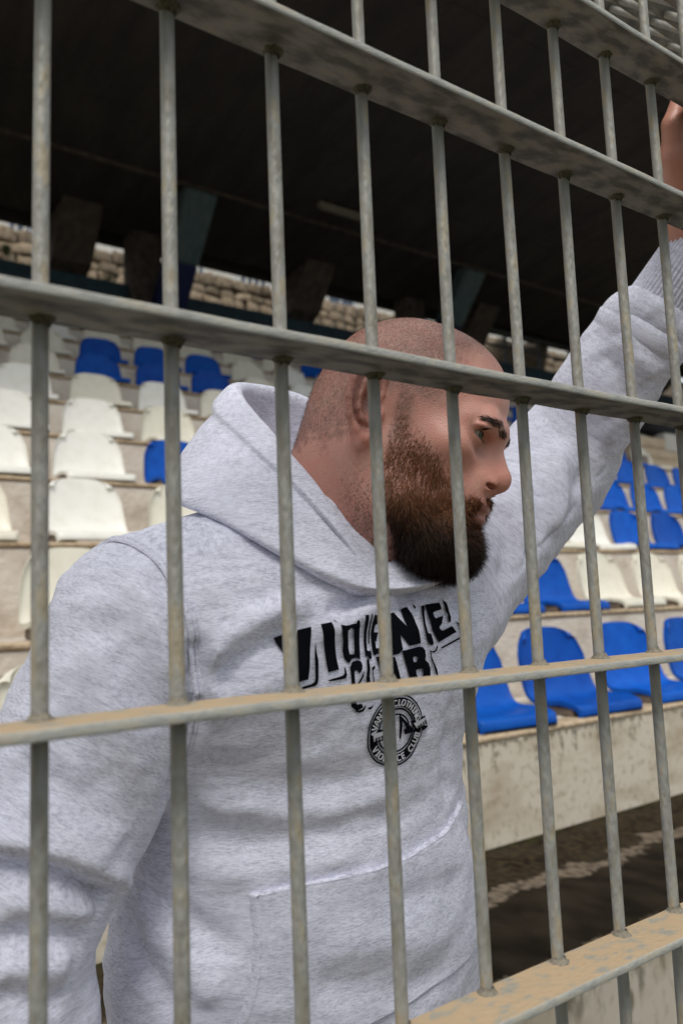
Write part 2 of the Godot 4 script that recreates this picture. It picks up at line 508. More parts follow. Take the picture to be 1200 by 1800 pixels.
func make_back():
	# stone retaining wall far behind, seen between the parapet and the roof
	var zw := -14.0
	var wall := thing("stone_wall", "rubble stone retaining wall behind the stand, seen under the roof", "wall", Vector3(8, 0, zw))
	var base := 5.0
	var top := 6.62 + EYE
	part("mortar_bed", bevel_box(Vector3(30, top, 0.5), 0.02), M.mortar, wall, shift(Vector3(4, top / 2, -0.30)))
	var sm := []
	for i in 6:
		sm.append(stone_mesh(300 + i))
	var y := top - 2.0
	var n := 0
	var near := []
	while y < top - 0.02:
		var hh := rng.randf_range(0.17, 0.26)
		var x := -8.0
		while x < 13.0:
			var ww := rng.randf_range(0.24, 0.46)
			var xf := Transform3D(Basis.from_euler(Vector3(0, 0, rng.randf_range(-0.22, 0.22))).scaled_local(Vector3(ww * rng.randf_range(0.9, 1.12), hh * rng.randf_range(0.85, 1.2), 0.24)), Vector3(x + ww / 2, y + hh / 2 + rng.randf_range(-0.02, 0.02), 0.0 + rng.randf_range(-0.02, 0.03)))
			near.append([xf, rng.randi() % 6, rng.randi() % 5])
			x += ww
		y += hh
	# those in the openings one by one, the rest as one mass
	var st := SurfaceTool.new()
	st.begin(Mesh.PRIMITIVE_TRIANGLES)
	for e in near:
		var p: Vector3 = e[0].origin
		var wx: float = p.x + 8.0
		var seen := p.y > top - 1.25 and ((wx > 2.6 and wx < 6.0) or (wx > 6.3 and wx < 9.6)) and n < 290
		if seen:
			part("stone", sm[e[1]], M.stones[e[2]], wall, e[0])
			n += 1
		else:
			st.append_from(sm[e[1]], 0, e[0])
	var rest := part("stonework", st.commit(), M.stones[2], wall)
	rest.set_meta("kind", "stuff")
	part("coping", bevel_box(Vector3(30, 0.09, 0.6), 0.02), M.beam, wall, shift(Vector3(4, top + 0.05, -0.28)))
	# weeds in the joints
	for sp in [Vector3(3.0, 6.25, 0), Vector3(4.35, 6.0, 0), Vector3(4.75, 6.1, 0)]:
		var t := thing("weed", "small green weed growing from the stone wall at the far left" if sp.x < 4.0 else ("small green weed in the stone wall left of the slanted column" if sp.x < 4.5 else "small green weed in the stone wall touching the slanted column"), "weed", Vector3(sp.x, sp.y + EYE, zw + 0.14), "weeds in the stone wall")
		var rows := SurfaceTool.new()
		rows.begin(Mesh.PRIMITIVE_TRIANGLES)
		for i in 40:
			var a := rng.randf() * TAU
			var r0 := rng.randf_range(0.0, 0.05)
			var b := Vector3(cos(a) * r0, rng.randf_range(-0.08, 0.08), sin(a) * r0)
			var d := Vector3(cos(a), rng.randf_range(0.0, 1.0), absf(sin(a))).normalized() * rng.randf_range(0.04, 0.10)
			var sd := d.cross(Vector3.UP).normalized() * 0.02
			for v in [b, b + d * 0.5 + sd, b + d, b, b + d, b + d * 0.5 - sd]:
				rows.add_vertex(v)
		rows.generate_normals()
		part("leaves", rows.commit(), M.leaf, t)
	# pale house above the wall
	var h := thing("house", "pale rendered house above the stone wall with grey-framed windows", "house", Vector3(6, top - 0.1, -19.0))
	part("wall", bevel_box(Vector3(30, 6, 0.3), 0.02), M.plaster, h, shift(Vector3(4, 3, 0)))
	for x in [-1.4, 2.6, 4.6, 7.6, 10.6]:
		var wn := part("window", bevel_box(Vector3(1.0, 1.7, 0.08), 0.01), M.pane, h, shift(Vector3(x, 2.0, 0.17)))
		part("frame", bevel_box(Vector3(0.07, 1.7, 0.1), 0.01), M.frame, wn, shift(Vector3(-0.49, 0, 0.02)))
		part("frame", bevel_box(Vector3(0.07, 1.7, 0.1), 0.01), M.frame, wn, shift(Vector3(0.49, 0, 0.02)))
		part("frame", bevel_box(Vector3(0.05, 1.7, 0.1), 0.01), M.frame, wn, shift(Vector3(0, 0, 0.02)))
	# fence of pale bars on the wall
	var f := thing("wall_railing", "pale upright railing standing on top of the stone wall", "railing", Vector3(8, top + 0.09, zw - 0.25))
	for i in 52:
		part("baluster", bevel_box(Vector3(0.05, 1.0, 0.03), 0.006), M.plaster, f, shift(Vector3(-6.2 + i * 0.16, 0.5, 0)))
	for yy in [0.12, 0.92]:
		part("rail", bevel_box(Vector3(9, 0.05, 0.04), 0.006), M.plaster, f, shift(Vector3(-2.0, yy, -0.036)))
	# steel handrail along the parapet at the right
	var hr := thing("handrail", "dark steel handrail on the parapet to the right of the man's head", "handrail", Vector3(10, 3.72 + EYE, -8.72))
	for i in 5:
		part("post", cyl(0.028, 0.62), M.steel_dark, hr, shift(Vector3(-1.2 + i * 0.8, 0.31, 0)))
	for yy in [0.36, 0.60]:
		part("rail", cyl(0.024, 4.4), M.steel_dark, hr, Transform3D(Basis(Vector3(0, 0, 1), PI / 2), Vector3(0.4, yy, 0.03)))
	# boulders behind the handrail
	var bl := [[Vector3(10.35, 3.72 + EYE, -9.35), Vector3(1.15, 0.95, 0.8), "large pale boulder behind the handrail beside the man's forehead"], [Vector3(9.55, 3.72 + EYE, -9.45), Vector3(0.7, 0.5, 0.6), "smaller pale boulder behind the handrail, left of the large one"]]
	for b in bl:
		var t := thing("boulder", b[2], "boulder", b[0], "boulders behind the handrail")
		part("rock", stone_mesh(77 + int(b[1].x * 10)), M.stones[3], t, Transform3D(Basis().scaled(b[1]), Vector3(0, b[1].y * 0.3, 0)))
		part("ledge", bevel_box(Vector3(0.6, 0.3, 0.4), 0.03), M.stones[1], t, shift(Vector3(0, -0.2, 0)))
	# beige cabin beside the stand at the right end
	var c := thing("cabin_wall", "beige boarded wall at the right end of the stand", "wall", Vector3(8.6, 0, -5.9))
	part("lower_wall", bevel_box(Vector3(3.2, 3.0, 0.3), 0.02), M.beige, c, shift(Vector3(1.5, 1.5 + EYE - 1.45 + 0.35, 0)))
	for i in 6:
		part("board", bevel_box(Vector3(3.2, 0.125, 0.04), 0.008), M.beige, c, shift(Vector3(1.5, 2.66 + i * 0.131, 0.17 + 0.004 * (i % 2))))
	part("block", bevel_box(Vector3(0.55, 0.24, 0.3), 0.02), M.plaster, c, shift(Vector3(0.75, 3.34, 0.06)))
	part("grey_step", bevel_box(Vector3(0.75, 0.4, 0.35), 0.02), M.block_grey, c, shift(Vector3(0.05, 2.62, 0.40)))
	part("grey_post", bevel_box(Vector3(0.12, 0.6, 0.2), 0.02), M.block_grey, c, shift(Vector3(-0.25, 2.78, 0.3)))
	var bg := thing("dark_bundle", "dark bundle with a bright blue top lying on the beige wall", "bundle", Vector3(9.35, 3.46, -5.85))
	part("bundle_body", stone_mesh(901), M.black_cloth, bg, Transform3D(Basis().scaled(Vector3(1.3, 0.30, 0.3)), Vector3(0, 0.13, 0)))
	part("bundle_top", stone_mesh(902), M.cyan_cloth, bg, Transform3D(Basis().scaled(Vector3(0.6, 0.12, 0.22)), Vector3(0.02, 0.27, 0.0)))

func cyl(r: float, h: float, sides := 14) -> CylinderMesh:
	var c := CylinderMesh.new()
	c.top_radius = r
	c.bottom_radius = r
	c.height = h
	c.radial_segments = sides
	c.rings = 1
	return c

# ---------------------------------------------------------------- seats
func seat_shell(sd: int) -> ArrayMesh:
	var zy := [Vector2(-0.055, 0.325), Vector2(-0.05, 0.30), Vector2(-0.035, 0.22), Vector2(-0.012, 0.13), Vector2(0.02, 0.07), Vector2(0.07, 0.042), Vector2(0.15, 0.040), Vector2(0.22, 0.046), Vector2(0.272, 0.046), Vector2(0.296, 0.036), Vector2(0.303, 0.012)]
	var hw := [0.118, 0.150, 0.176, 0.186, 0.192, 0.194, 0.192, 0.186, 0.178, 0.174, 0.172]
	var cz := Curve2D.new()
	var rows_t := []
	var rows_b := []
	var ns := 30
	var nt := 17
	var g := RandomNumberGenerator.new()
	g.seed = sd
	for i in ns:
		var s := float(i) / (ns - 1) * (zy.size() - 1)
		var k := mini(int(s), zy.size() - 2)
		var f := s - k
		var p0: Vector2 = zy[maxi(k - 1, 0)]
		var p: Vector2 = zy[k].cubic_interpolate(zy[k + 1], p0, zy[mini(k + 2, zy.size() - 1)], f)
		var w: float = lerpf(hw[k], hw[k + 1], f)
		var rt := []
		var rb := []
		for j in nt:
			var t := float(j) / (nt - 1) * 2.0 - 1.0
			var a := absf(t)
			var q := Vector3(w * signf(t) * sin(minf(a, 1.0) * PI / 2 * 0.98), p.y, p.x)
			var back := clampf((0.16 - p.x * 2.0) / 0.2, 0, 1)
			var lipk := clampf((p.x - 0.2) / 0.09, 0, 1)
			q.z += pow(a, 2.2) * 0.035 * back                     # the back wraps round
			q.y += pow(a, 2.5) * 0.014 * (1.0 - back) * (1.0 - lipk)   # dished pan
			if i < 6:
				q.y -= pow(a, 3.0) * 0.045 * (1.0 - i / 6.0)         # rounded upper corners
			if lipk > 0.3:
				q.z -= pow(a, 6.0) * 0.02
			rt.append(q)
			var th := 0.007 + 0.010 * pow(a, 8.0) + (0.008 if i < 2 else 0.0)
			rb.append(q + Vector3(0, -th * (1.0 - back), -th * back * 1.2 - 0.002))
		rows_t.append(rt)
		rows_b.append(rb)
	var all := []
	var loop := []
	# closed loop of rows: top sheet front to back then the under sheet
	for i in ns:
		all.append(rows_t[i])
	var inv := []
	for i in ns:
		inv.append(rows_b[ns - 1 - i])
	all.append_array(inv)
	all.append(rows_t[0])
	var st := SurfaceTool.new()
	st.begin(Mesh.PRIMITIVE_TRIANGLES)
	var gm := grid_mesh(all, false, false, false)
	st.append_from(gm, 0, Transform3D())
	# side rims
	var v := PackedVector3Array()
	var ix := PackedInt32Array()
	for side in [0, nt - 1]:
		var b0 := v.size()
		for i in ns:
			v.append(rows_t[i][side])
			v.append(rows_b[i][side])
		for i in ns - 1:
			var a := b0 + i * 2
			if side == 0:
				ix.append_array(PackedInt32Array([a, a + 2, a + 1, a + 1, a + 2, a + 3]))
			else:
				ix.append_array(PackedInt32Array([a, a + 1, a + 2, a + 1, a + 3, a + 2]))
	st.append_from(from_arrays(v, ix), 0, Transform3D())
	return st.commit()

const ORD := ["lowest", "second", "third", "fourth", "fifth", "sixth", "seventh", "eighth", "ninth", "tenth"]
const NTH := ["first", "second", "third", "fourth", "fifth", "sixth", "seventh", "eighth", "ninth", "tenth", "eleventh", "twelfth", "thirteenth", "fourteenth"]
# for each row, lowest first: seat numbers in view left of the man, and in view right of him
const LEFT := [[0, 0], [0, 0], [0, 1], [-1, 1], [-1, 2], [-1, 2], [-1, 3], [-1, 4], [-1, 5], [-1, 5]]
const RIGHT := [[3, 6], [4, 8], [6, 9], [7, 11], [8, 13], [12, 14], [99, 0], [99, 0], [99, 0], [99, 0]]
const BLUE := [[2, 3, 4, 5, 6, 7, 8], [3, 4, 5, 9], [8, 9, 10], [1, 4, 5, 6, 7, 8, 9, 10, 11, 12], [5, 6, 7, 8, 9, 10, 11, 12, 13], [6, 7, 8, 9, 10, 11, 12], [0, 1, 2, 5, 6, 10, 11, 12], [0, 1, 2, 9, 10, 11], [5, 6, 7, 10, 11], [3, 4, 6, 9, 10, 11]]

func make_seats():
	var shell := seat_shell(5)
	var foot := bevel_box(Vector3(0.09, 0.035, 0.2), 0.006)
	for k in ROWS:
		for n in range(-2, 15):
			var x := 0.44 + 0.237 * k + 0.5 * n + 0.19
			if x > 8.35 and k >= 4 or x < -1.2:
				continue
			var blue: bool = n in BLUE[k]
			var colour := "blue" if blue else "white"
			var row: String = ORD[k] + " row" + (" up" if k > 0 else "")
			var label := ""
			if n >= LEFT[k][0] and n <= LEFT[k][1]:
				label = "%s plastic seat in the %s, %s from the left edge" % [colour, row, NTH[n - LEFT[k][0]]]
			elif n >= RIGHT[k][0] and n <= RIGHT[k][1]:
				label = "%s plastic seat in the %s, %s from the right edge" % [colour, row, NTH[RIGHT[k][1] - n]]
			else:
				label = "%s plastic stadium seat hidden behind the man or outside the frame" % colour
			var t := thing("stadium_seat", label, "seat", Vector3(x, row_top(k), -row_back(k)), "seats of the stand" if label.find("hidden") < 0 else "seats of the stand out of view")
			t.rotation = Vector3(rng.randf_range(-0.02, 0.02), rng.randf_range(-0.03, 0.03) - 0.06, rng.randf_range(-0.012, 0.012))
			part("shell", shell, (M.seat_blues if blue else M.seat_whites)[rng.randi() % 3], t)
			part("foot", foot, M.bracket, t, shift(Vector3(-0.13, 0.0175, 0.15)))
			part("foot", foot, M.bracket, t, shift(Vector3(0.13, 0.0175, 0.15)))

# ---------------------------------------------------------------- fence
func make_fence():
	var zr := -0.446
	var f := thing("bar_fence", "galvanised steel fence of upright round bars and dusty flat rails in front of the man", "fence", Vector3(0.4, 0, zr))
	var pitch := 0.078
	var x_first := 0.11553
	var tops := [0.395, 0.172, -0.0539, -0.2807, -0.507, -0.733, -0.959, -1.185, -1.411]
	tops.push_front(0.546)
	var thick := 0.0062
	# rails: far edge just behind the bars
	var near := -0.4085
	var far := -0.4525
	var xa := -1.2
	var xb := 2.2
	for h in tops:
		var r := part("rail", rail_mesh(xb - xa, far - near, thick, h), null, f, shift(Vector3((xa + xb) / 2 - 0.4, h - thick / 2 + EYE, (near + far) / 2 - zr)))
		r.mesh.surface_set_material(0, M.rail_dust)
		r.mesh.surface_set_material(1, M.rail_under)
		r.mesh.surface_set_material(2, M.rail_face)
	var hb := 0.685
	# bars, leaning in over the stand at 45 degrees above the bend
	for n in range(-14, 26):
		var x := x_first + n * pitch
		var bar := part("bar", bar_mesh(n), M.galv, f, shift(Vector3(x - 0.4, EYE, 0)))
		if n >= -2 and n <= 14:
			for h in tops:
				if h > -0.6:
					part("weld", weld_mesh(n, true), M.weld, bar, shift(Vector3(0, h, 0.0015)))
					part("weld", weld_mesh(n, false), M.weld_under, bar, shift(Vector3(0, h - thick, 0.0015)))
	# flat rails of the leaning part
	for s in [0.06, 0.155, 0.25, 0.345]:
		var up := Vector3(0, 0.7071, -0.7071)
		var b := Basis(Vector3.RIGHT, up, Vector3.RIGHT.cross(up))
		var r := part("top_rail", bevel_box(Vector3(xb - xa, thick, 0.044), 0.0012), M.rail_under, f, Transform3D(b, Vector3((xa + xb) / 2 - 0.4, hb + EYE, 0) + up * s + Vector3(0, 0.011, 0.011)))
	# end posts, outside the frame
	for x in [xa - 0.02, xb + 0.02]:
		part("post", bevel_box(Vector3(0.05, 2.2, 0.05), 0.004), M.galv, f, shift(Vector3(x - 0.4, 1.1, 0)))

func rail_mesh(length: float, _w: float, thick: float, sd: float) -> ArrayMesh:
	var w := 0.044
	var nx := 170
	var m := ArrayMesh.new()
	var nz := noise_of(9.0, 3, int(sd * 1000) + 5000)
	var e := 0.0011
	# outline of the section, clockwise from the far top edge: top, near face, underside, far face
	var sect := [[Vector2(-w / 2 + e, thick / 2), Vector2(w / 2 - e, thick / 2)], [Vector2(w / 2 - e, -thick / 2), Vector2(-w / 2 + e, -thick / 2)], [Vector2(w / 2 - e, thick / 2), Vector2(w / 2, thick / 2 - e), Vector2(w / 2, -thick / 2 + e), Vector2(w / 2 - e, -thick / 2)]]
	for s in 3:
		var rows := []
		for i in nx + 1:
			var x := -length / 2 + length * i / nx
			var line := []
			for p in sect[s]:
				var wob := Vector3(0, nz.get_noise_2d(x, 1.0), nz.get_noise_2d(x, 31.0)) * 0.0006
				line.append(Vector3(x, p.y, p.x) + wob)
			rows.append(line)
		var g := grid_mesh(rows, false, true, false)
		var st := SurfaceTool.new()
		st.begin(Mesh.PRIMITIVE_TRIANGLES)
		st.append_from(g, 0, Transform3D())
		if s == 2:
			var back := []
			for i in nx + 1:
				var x := -length / 2 + length * i / nx
				var wob := Vector3(0, nz.get_noise_2d(x, 1.0), nz.get_noise_2d(x, 31.0)) * 0.0006
				back.append([Vector3(x, -thick / 2, -w / 2 + e) + wob, Vector3(x, -thick / 2 + e, -w / 2) + wob, Vector3(x, thick / 2 - e, -w / 2) + wob, Vector3(x, thick / 2, -w / 2 + e) + wob])
			st.append_from(grid_mesh(back, false, true, false), 0, Transform3D())
		st.commit(m)
	return m

# round bar with a bend; its length axis wanders by fractions of a millimetre
func bar_mesh(n: int) -> ArrayMesh:
	var hb := 0.685
	var pts := PackedVector3Array()
	var nz := noise_of(1.3, 2, 900 + n)
	var y := -1.45
	while y < hb - 0.02:
		pts.append(Vector3(nz.get_noise_2d(y, 0.0) * 0.0011, y, nz.get_noise_2d(y, 9.0) * 0.0008))
		y += 0.06
	pts.append(Vector3(0, hb - 0.014, 0))
	pts.append(Vector3(0, hb - 0.004, -0.001))
	pts.append(Vector3(0, hb + 0.006, -0.006))
	for s in [0.03, 0.2, 0.42]:
		pts.append(Vector3(0, hb + s * 0.7071, -s * 0.7071))
	return tube_mesh(pts, 0.00475, 14)

func tube_mesh(pts: PackedVector3Array, r: float, sides: int) -> ArrayMesh:
	var rows := []
	var np := pts.size()
	for i in np:
		var d := (pts[mini(i + 1, np - 1)] - pts[maxi(i - 1, 0)]).normalized()
		var u := Vector3.RIGHT if absf(d.x) < 0.9 else Vector3.UP
		u = (u - d * u.dot(d)).normalized()
		var w := d.cross(u)
		var line := []
		for s in sides:
			var a := TAU * s / sides
			line.append(pts[i] + (u * cos(a) + w * sin(a)) * r)
		rows.append(line)
	return grid_mesh(rows, true, true, false)

# uneven bead round a bar where it meets a rail
var weld_cache := {}
func weld_mesh(n: int, above: bool) -> ArrayMesh:
	var key := "%d%s" % [posmod(n, 5), above]
	if weld_cache.has(key):
		return weld_cache[key]
	var nz := noise_of(1.6, 2, 40 + posmod(n, 5) * 7 + int(above))
	var rows := []
	for i in 5:
		var t := i / 4.0
		var line := []
		for s in 16:
			var a := TAU * s / 16
			var j := 1.0 + 0.45 * nz.get_noise_2d(cos(a) * 1.5, sin(a) * 1.5)
			var rr := 0.0047 + 0.0032 * pow(1.0 - t, 1.7) * j
			var hh := 0.0045 * t * (1.0 + 0.5 * nz.get_noise_2d(cos(a) + 5.0, sin(a)))
			line.append(Vector3(cos(a) * rr, hh if above else -hh, sin(a) * rr))
		rows.append(line)
	var m := grid_mesh(rows, true, not above, false)
	weld_cache[key] = m
	return m
# ---------------------------------------------------------------- smooth joined solids, meshed as surface nets
class Field:
	var typ := PackedInt32Array()
	var pa := PackedVector3Array()
	var pba := PackedVector3Array()
	var il := PackedFloat32Array()
	var ra := PackedFloat32Array()
	var rb := PackedFloat32Array()
	var kk := PackedFloat32Array()
	var op := PackedInt32Array()
	var sc := PackedVector3Array()
	var fac := PackedFloat32Array()
	var inv: Array[Basis] = []
	var grow := 0.0

	func cone(a: Vector3, b: Vector3, r0: float, r1: float, k := 0.02, cut := false, flat := Vector3.ONE):
		typ.append(0)
		pa.append(a * flat)
		var ba := b * flat - a * flat
		pba.append(ba)
		il.append(1.0 / maxf(ba.length_squared(), 1e-9))
		ra.append(r0)
		rb.append(r1)
		kk.append(k)
		op.append(1 if cut else 0)
		sc.append(flat)
		fac.append(1.0 / ((maxf(flat.x, maxf(flat.y, flat.z)) + 1.0) * 0.5))
		inv.append(Basis())

	func ball(c: Vector3, r: float, k := 0.02, cut := false):
		cone(c, c + Vector3(0, 1e-4, 0), r, r, k, cut)

	func ell(c: Vector3, r: Vector3, k := 0.02, cut := false, b := Basis()):
		typ.append(1)
		pa.append(c)
		pba.append(Vector3(1.0 / r.x, 1.0 / r.y, 1.0 / r.z))
		il.append(0.0)
		ra.append(minf(r.x, minf(r.y, r.z)))
		rb.append(0.0)
		kk.append(k)
		op.append(1 if cut else 0)
		sc.append(Vector3.ONE)
		fac.append(1.0)
		inv.append(b.inverse())

	func chain(pts: Array, r: Array, k := 0.02, cut := false):
		for i in pts.size() - 1:
			cone(pts[i], pts[i + 1], r[i], r[i + 1], k, cut)

	func one(i: int, p: Vector3) -> float:
		if typ[i] == 0:
			var q := p * sc[i] - pa[i]
			var t := clampf(q.dot(pba[i]) * il[i], 0.0, 1.0)
			return ((q - pba[i] * t).length() - lerpf(ra[i], rb[i], t)) * fac[i] - grow
		var e := inv[i] * (p - pa[i]) * pba[i]
		var k0 := e.length()
		var k1 := (e * pba[i]).length()
		if k1 < 1e-6:
			return -ra[i] - grow
		return k0 * (k0 - 1.0) / k1 - grow

	func value(p: Vector3, list: PackedInt32Array) -> float:
		var d := 1.0
		for i in list:
			var e := one(i, p)
			var k := kk[i]
			if op[i] == 0:
				var h := maxf(k - absf(d - e), 0.0)
				d = minf(d, e) - h * h / k * 0.25
			else:
				e = -e
				var h := maxf(k - absf(d - e), 0.0)
				d = maxf(d, e) + h * h / k * 0.25
		return d

	func all() -> PackedInt32Array:
		var l := PackedInt32Array()
		for i in typ.size():
			l.append(i)
		return l

	# which solids matter within r of p
	func active(p: Vector3, r: float, list: PackedInt32Array) -> PackedInt32Array:
		var l := PackedInt32Array()
		var ds := PackedFloat32Array()
		var best := 1e9
		for i in list:
			var d := one(i, p)
			ds.append(d)
			if op[i] == 0:
				best = minf(best, d)
		var j := 0
		for i in list:
			if op[i] == 0:
				if ds[j] < best + 3.0 * r + 1.6 * kk[i]:
					l.append(i)
			elif ds[j] < 2.2 * r + 1.6 * kk[i]:
				l.append(i)
			j += 1
		return l

var job_field: Field
var job_lo := Vector3.ZERO
var job_cell := 0.01
var job_n := Vector3i.ZERO
var job_out := []
const NB := 4
const SUP := 16

func mesh_field(f: Field, lo: Vector3, hi: Vector3, cell: float) -> Dictionary:
	job_field = f
	job_lo = lo
	job_cell = cell
	var n := Vector3i(((hi - lo) / (cell * SUP)).ceil())
	job_n = n
	var total := n.x * n.y * n.z
	job_out = []
	job_out.resize(total)
	var id := WorkerThreadPool.add_group_task(super_block, total, -1, true)
	WorkerThreadPool.wait_for_group_task_completion(id)
	var verts := PackedVector3Array()
	var vid := {}
	var edges := PackedInt64Array()
	for o in job_out:
		if o == null:
			continue
		var keys: PackedInt64Array = o[0]
		var pos: PackedVector3Array = o[1]
		for i in keys.size():
			vid[keys[i]] = verts.size()
			verts.append(pos[i])
		edges.append_array(o[2])
	var ix := PackedInt32Array()
	var sy := 4096
	var sz := 4096 * 4096
	for e in edges:
		var neg := e & 1
		var axis := (e >> 1) & 3
		var c := e >> 3
		var u := sy if axis == 0 else (sz if axis == 1 else 1)
		var w := sz if axis == 0 else (1 if axis == 1 else sy)
		var corner := PackedInt32Array()
		for q in [c - u - w, c - w, c, c - u]:
			if vid.has(q):
				corner.append(vid[q])
		if corner.size() < 4:
			if corner.size() == 3:
				ix.append_array(PackedInt32Array([corner[0], corner[2], corner[1]] if neg == 1 else [corner[0], corner[1], corner[2]]))
			continue
		var a := corner[0]
		var b := corner[1]
		var d := corner[2]
		var g := corner[3]
		if neg == 1:
			ix.append_array(PackedInt32Array([a, d, b, a, g, d]))
		else:
			ix.append_array(PackedInt32Array([a, b, d, a, d, g]))
	job_out = []
	return {"v": verts, "ix": ix}

func super_block(s: int):
	var f := job_field
	var cell := job_cell
	var bx := s % job_n.x
	var by := (s / job_n.x) % job_n.y
	var bz := s / (job_n.x * job_n.y)
	var rs := cell * SUP * 0.866
	var c0 := job_lo + (Vector3(bx, by, bz) + Vector3.ONE * 0.5) * cell * SUP
	var act := f.active(c0, rs, f.all())
	if absf(f.value(c0, act)) > rs * 1.35 + 0.01:
		return
	var keys := PackedInt64Array()
	var pos := PackedVector3Array()
	var edges := PackedInt64Array()
	var rbk := cell * NB * 0.866
	var m := SUP / NB
	var val := PackedFloat32Array()
	var N1 := NB + 1
	val.resize(N1 * N1 * N1)
	for qz in m:
		for qy in m:
			for qx in m:
				var i0 := bx * SUP + qx * NB
				var j0 := by * SUP + qy * NB
				var k0 := bz * SUP + qz * NB
				var base := job_lo + Vector3(i0, j0, k0) * cell
				var cc := base + Vector3.ONE * (cell * NB * 0.5)
				var d := f.value(cc, act)
				if absf(d) > rbk * 1.3 + 0.001:
					continue
				var a2 := f.active(cc, rbk, act)
				var w := 0
				for z in N1:
					for y in N1:
						for x in N1:
							val[w] = f.value(base + Vector3(x, y, z) * cell, a2)
							w += 1
				for z in NB:
					for y in NB:
						for x in NB:
							var o := x + y * N1 + z * N1 * N1
							var v0 := val[o]
							var v1 := val[o + 1]
							var v2 := val[o + N1]
							var v3 := val[o + N1 + 1]
							var o2 := o + N1 * N1
							var v4 := val[o2]
							var v5 := val[o2 + 1]
							var v6 := val[o2 + N1]
							var v7 := val[o2 + N1 + 1]
							var cnt := int(v0 < 0) + int(v1 < 0) + int(v2 < 0) + int(v3 < 0) + int(v4 < 0) + int(v5 < 0) + int(v6 < 0) + int(v7 < 0)
							if cnt == 0 or cnt == 8:
								continue
							var sum := Vector3.ZERO
							var k := 0.0
							if (v0 < 0) != (v1 < 0):
								sum += Vector3(v0 / (v0 - v1), 0, 0); k += 1.0
							if (v2 < 0) != (v3 < 0):
								sum += Vector3(v2 / (v2 - v3), 1, 0); k += 1.0
							if (v4 < 0) != (v5 < 0):
								sum += Vector3(v4 / (v4 - v5), 0, 1); k += 1.0
							if (v6 < 0) != (v7 < 0):
								sum += Vector3(v6 / (v6 - v7), 1, 1); k += 1.0
							if (v0 < 0) != (v2 < 0):
								sum += Vector3(0, v0 / (v0 - v2), 0); k += 1.0
							if (v1 < 0) != (v3 < 0):
								sum += Vector3(1, v1 / (v1 - v3), 0); k += 1.0
							if (v4 < 0) != (v6 < 0):
								sum += Vector3(0, v4 / (v4 - v6), 1); k += 1.0
							if (v5 < 0) != (v7 < 0):
								sum += Vector3(1, v5 / (v5 - v7), 1); k += 1.0
							if (v0 < 0) != (v4 < 0):
								sum += Vector3(0, 0, v0 / (v0 - v4)); k += 1.0
							if (v1 < 0) != (v5 < 0):
								sum += Vector3(1, 0, v1 / (v1 - v5)); k += 1.0
							if (v2 < 0) != (v6 < 0):
								sum += Vector3(0, 1, v2 / (v2 - v6)); k += 1.0
							if (v3 < 0) != (v7 < 0):
								sum += Vector3(1, 1, v3 / (v3 - v7)); k += 1.0
							var key := (i0 + x) + (j0 + y) * 4096 + (k0 + z) * 4096 * 4096
							keys.append(key)
							pos.append(base + (Vector3(x, y, z) + sum / k) * cell)
							# grid edges that leave the low corner of this cell
							if (v0 < 0) != (v1 < 0):
								edges.append((key << 3) | (0 << 1) | int(v0 < 0))
							if (v0 < 0) != (v2 < 0):
								edges.append((key << 3) | (1 << 1) | int(v0 < 0))
							if (v0 < 0) != (v4 < 0):
								edges.append((key << 3) | (2 << 1) | int(v0 < 0))
	if keys.size() > 0:
		job_out[s] = [keys, pos, edges]
# ---------------------------------------------------------------- the man
# joints, in eye space
const HEAD_O := Vector3(0.512, 0.168, -0.608)
const HEAD_S := 0.97
const RS := Vector3(0.266, -0.018, -0.675)
const RE := Vector3(0.150, -0.245, -0.690)
const RW := Vector3(0.190, -0.490, -0.645)
const LS := Vector3(0.632, 0.005, -0.695)
const LE := Vector3(0.862, 0.174, -0.712)
const LW := Vector3(0.900, 0.385, -0.530)
const NECK := Vector3(0.472, 0.035, -0.690)
var head_xf := Transform3D()
var person: Node3D
const BASE := Vector3(0.46, 0.0, -0.74)
var hood_mat: StandardMaterial3D

func head_basis(yaw: float, pitch: float, roll: float) -> Basis:
	var f := Vector3(sin(yaw) * cos(pitch), -sin(pitch), cos(yaw) * cos(pitch))
	var l := Vector3.UP.cross(f).normalized()
	var u := f.cross(l)
	var l2 := l * cos(roll) + u * sin(roll)
	var u2 := u * cos(roll) - l * sin(roll)
	return Basis(l2, u2, f)

func make_person():
	head_xf = Transform3D(head_basis(deg_to_rad(34.7), deg_to_rad(17.0), deg_to_rad(-4.7)).scaled_local(Vector3.ONE * HEAD_S), HEAD_O)
	person = thing("person", "bearded man in a grey hoodie holding the fence with his raised arm", "person", BASE)
	make_body()
	make_hoodie()
	make_trousers()

func in_person() -> Transform3D:
	return shift(UPV - BASE)

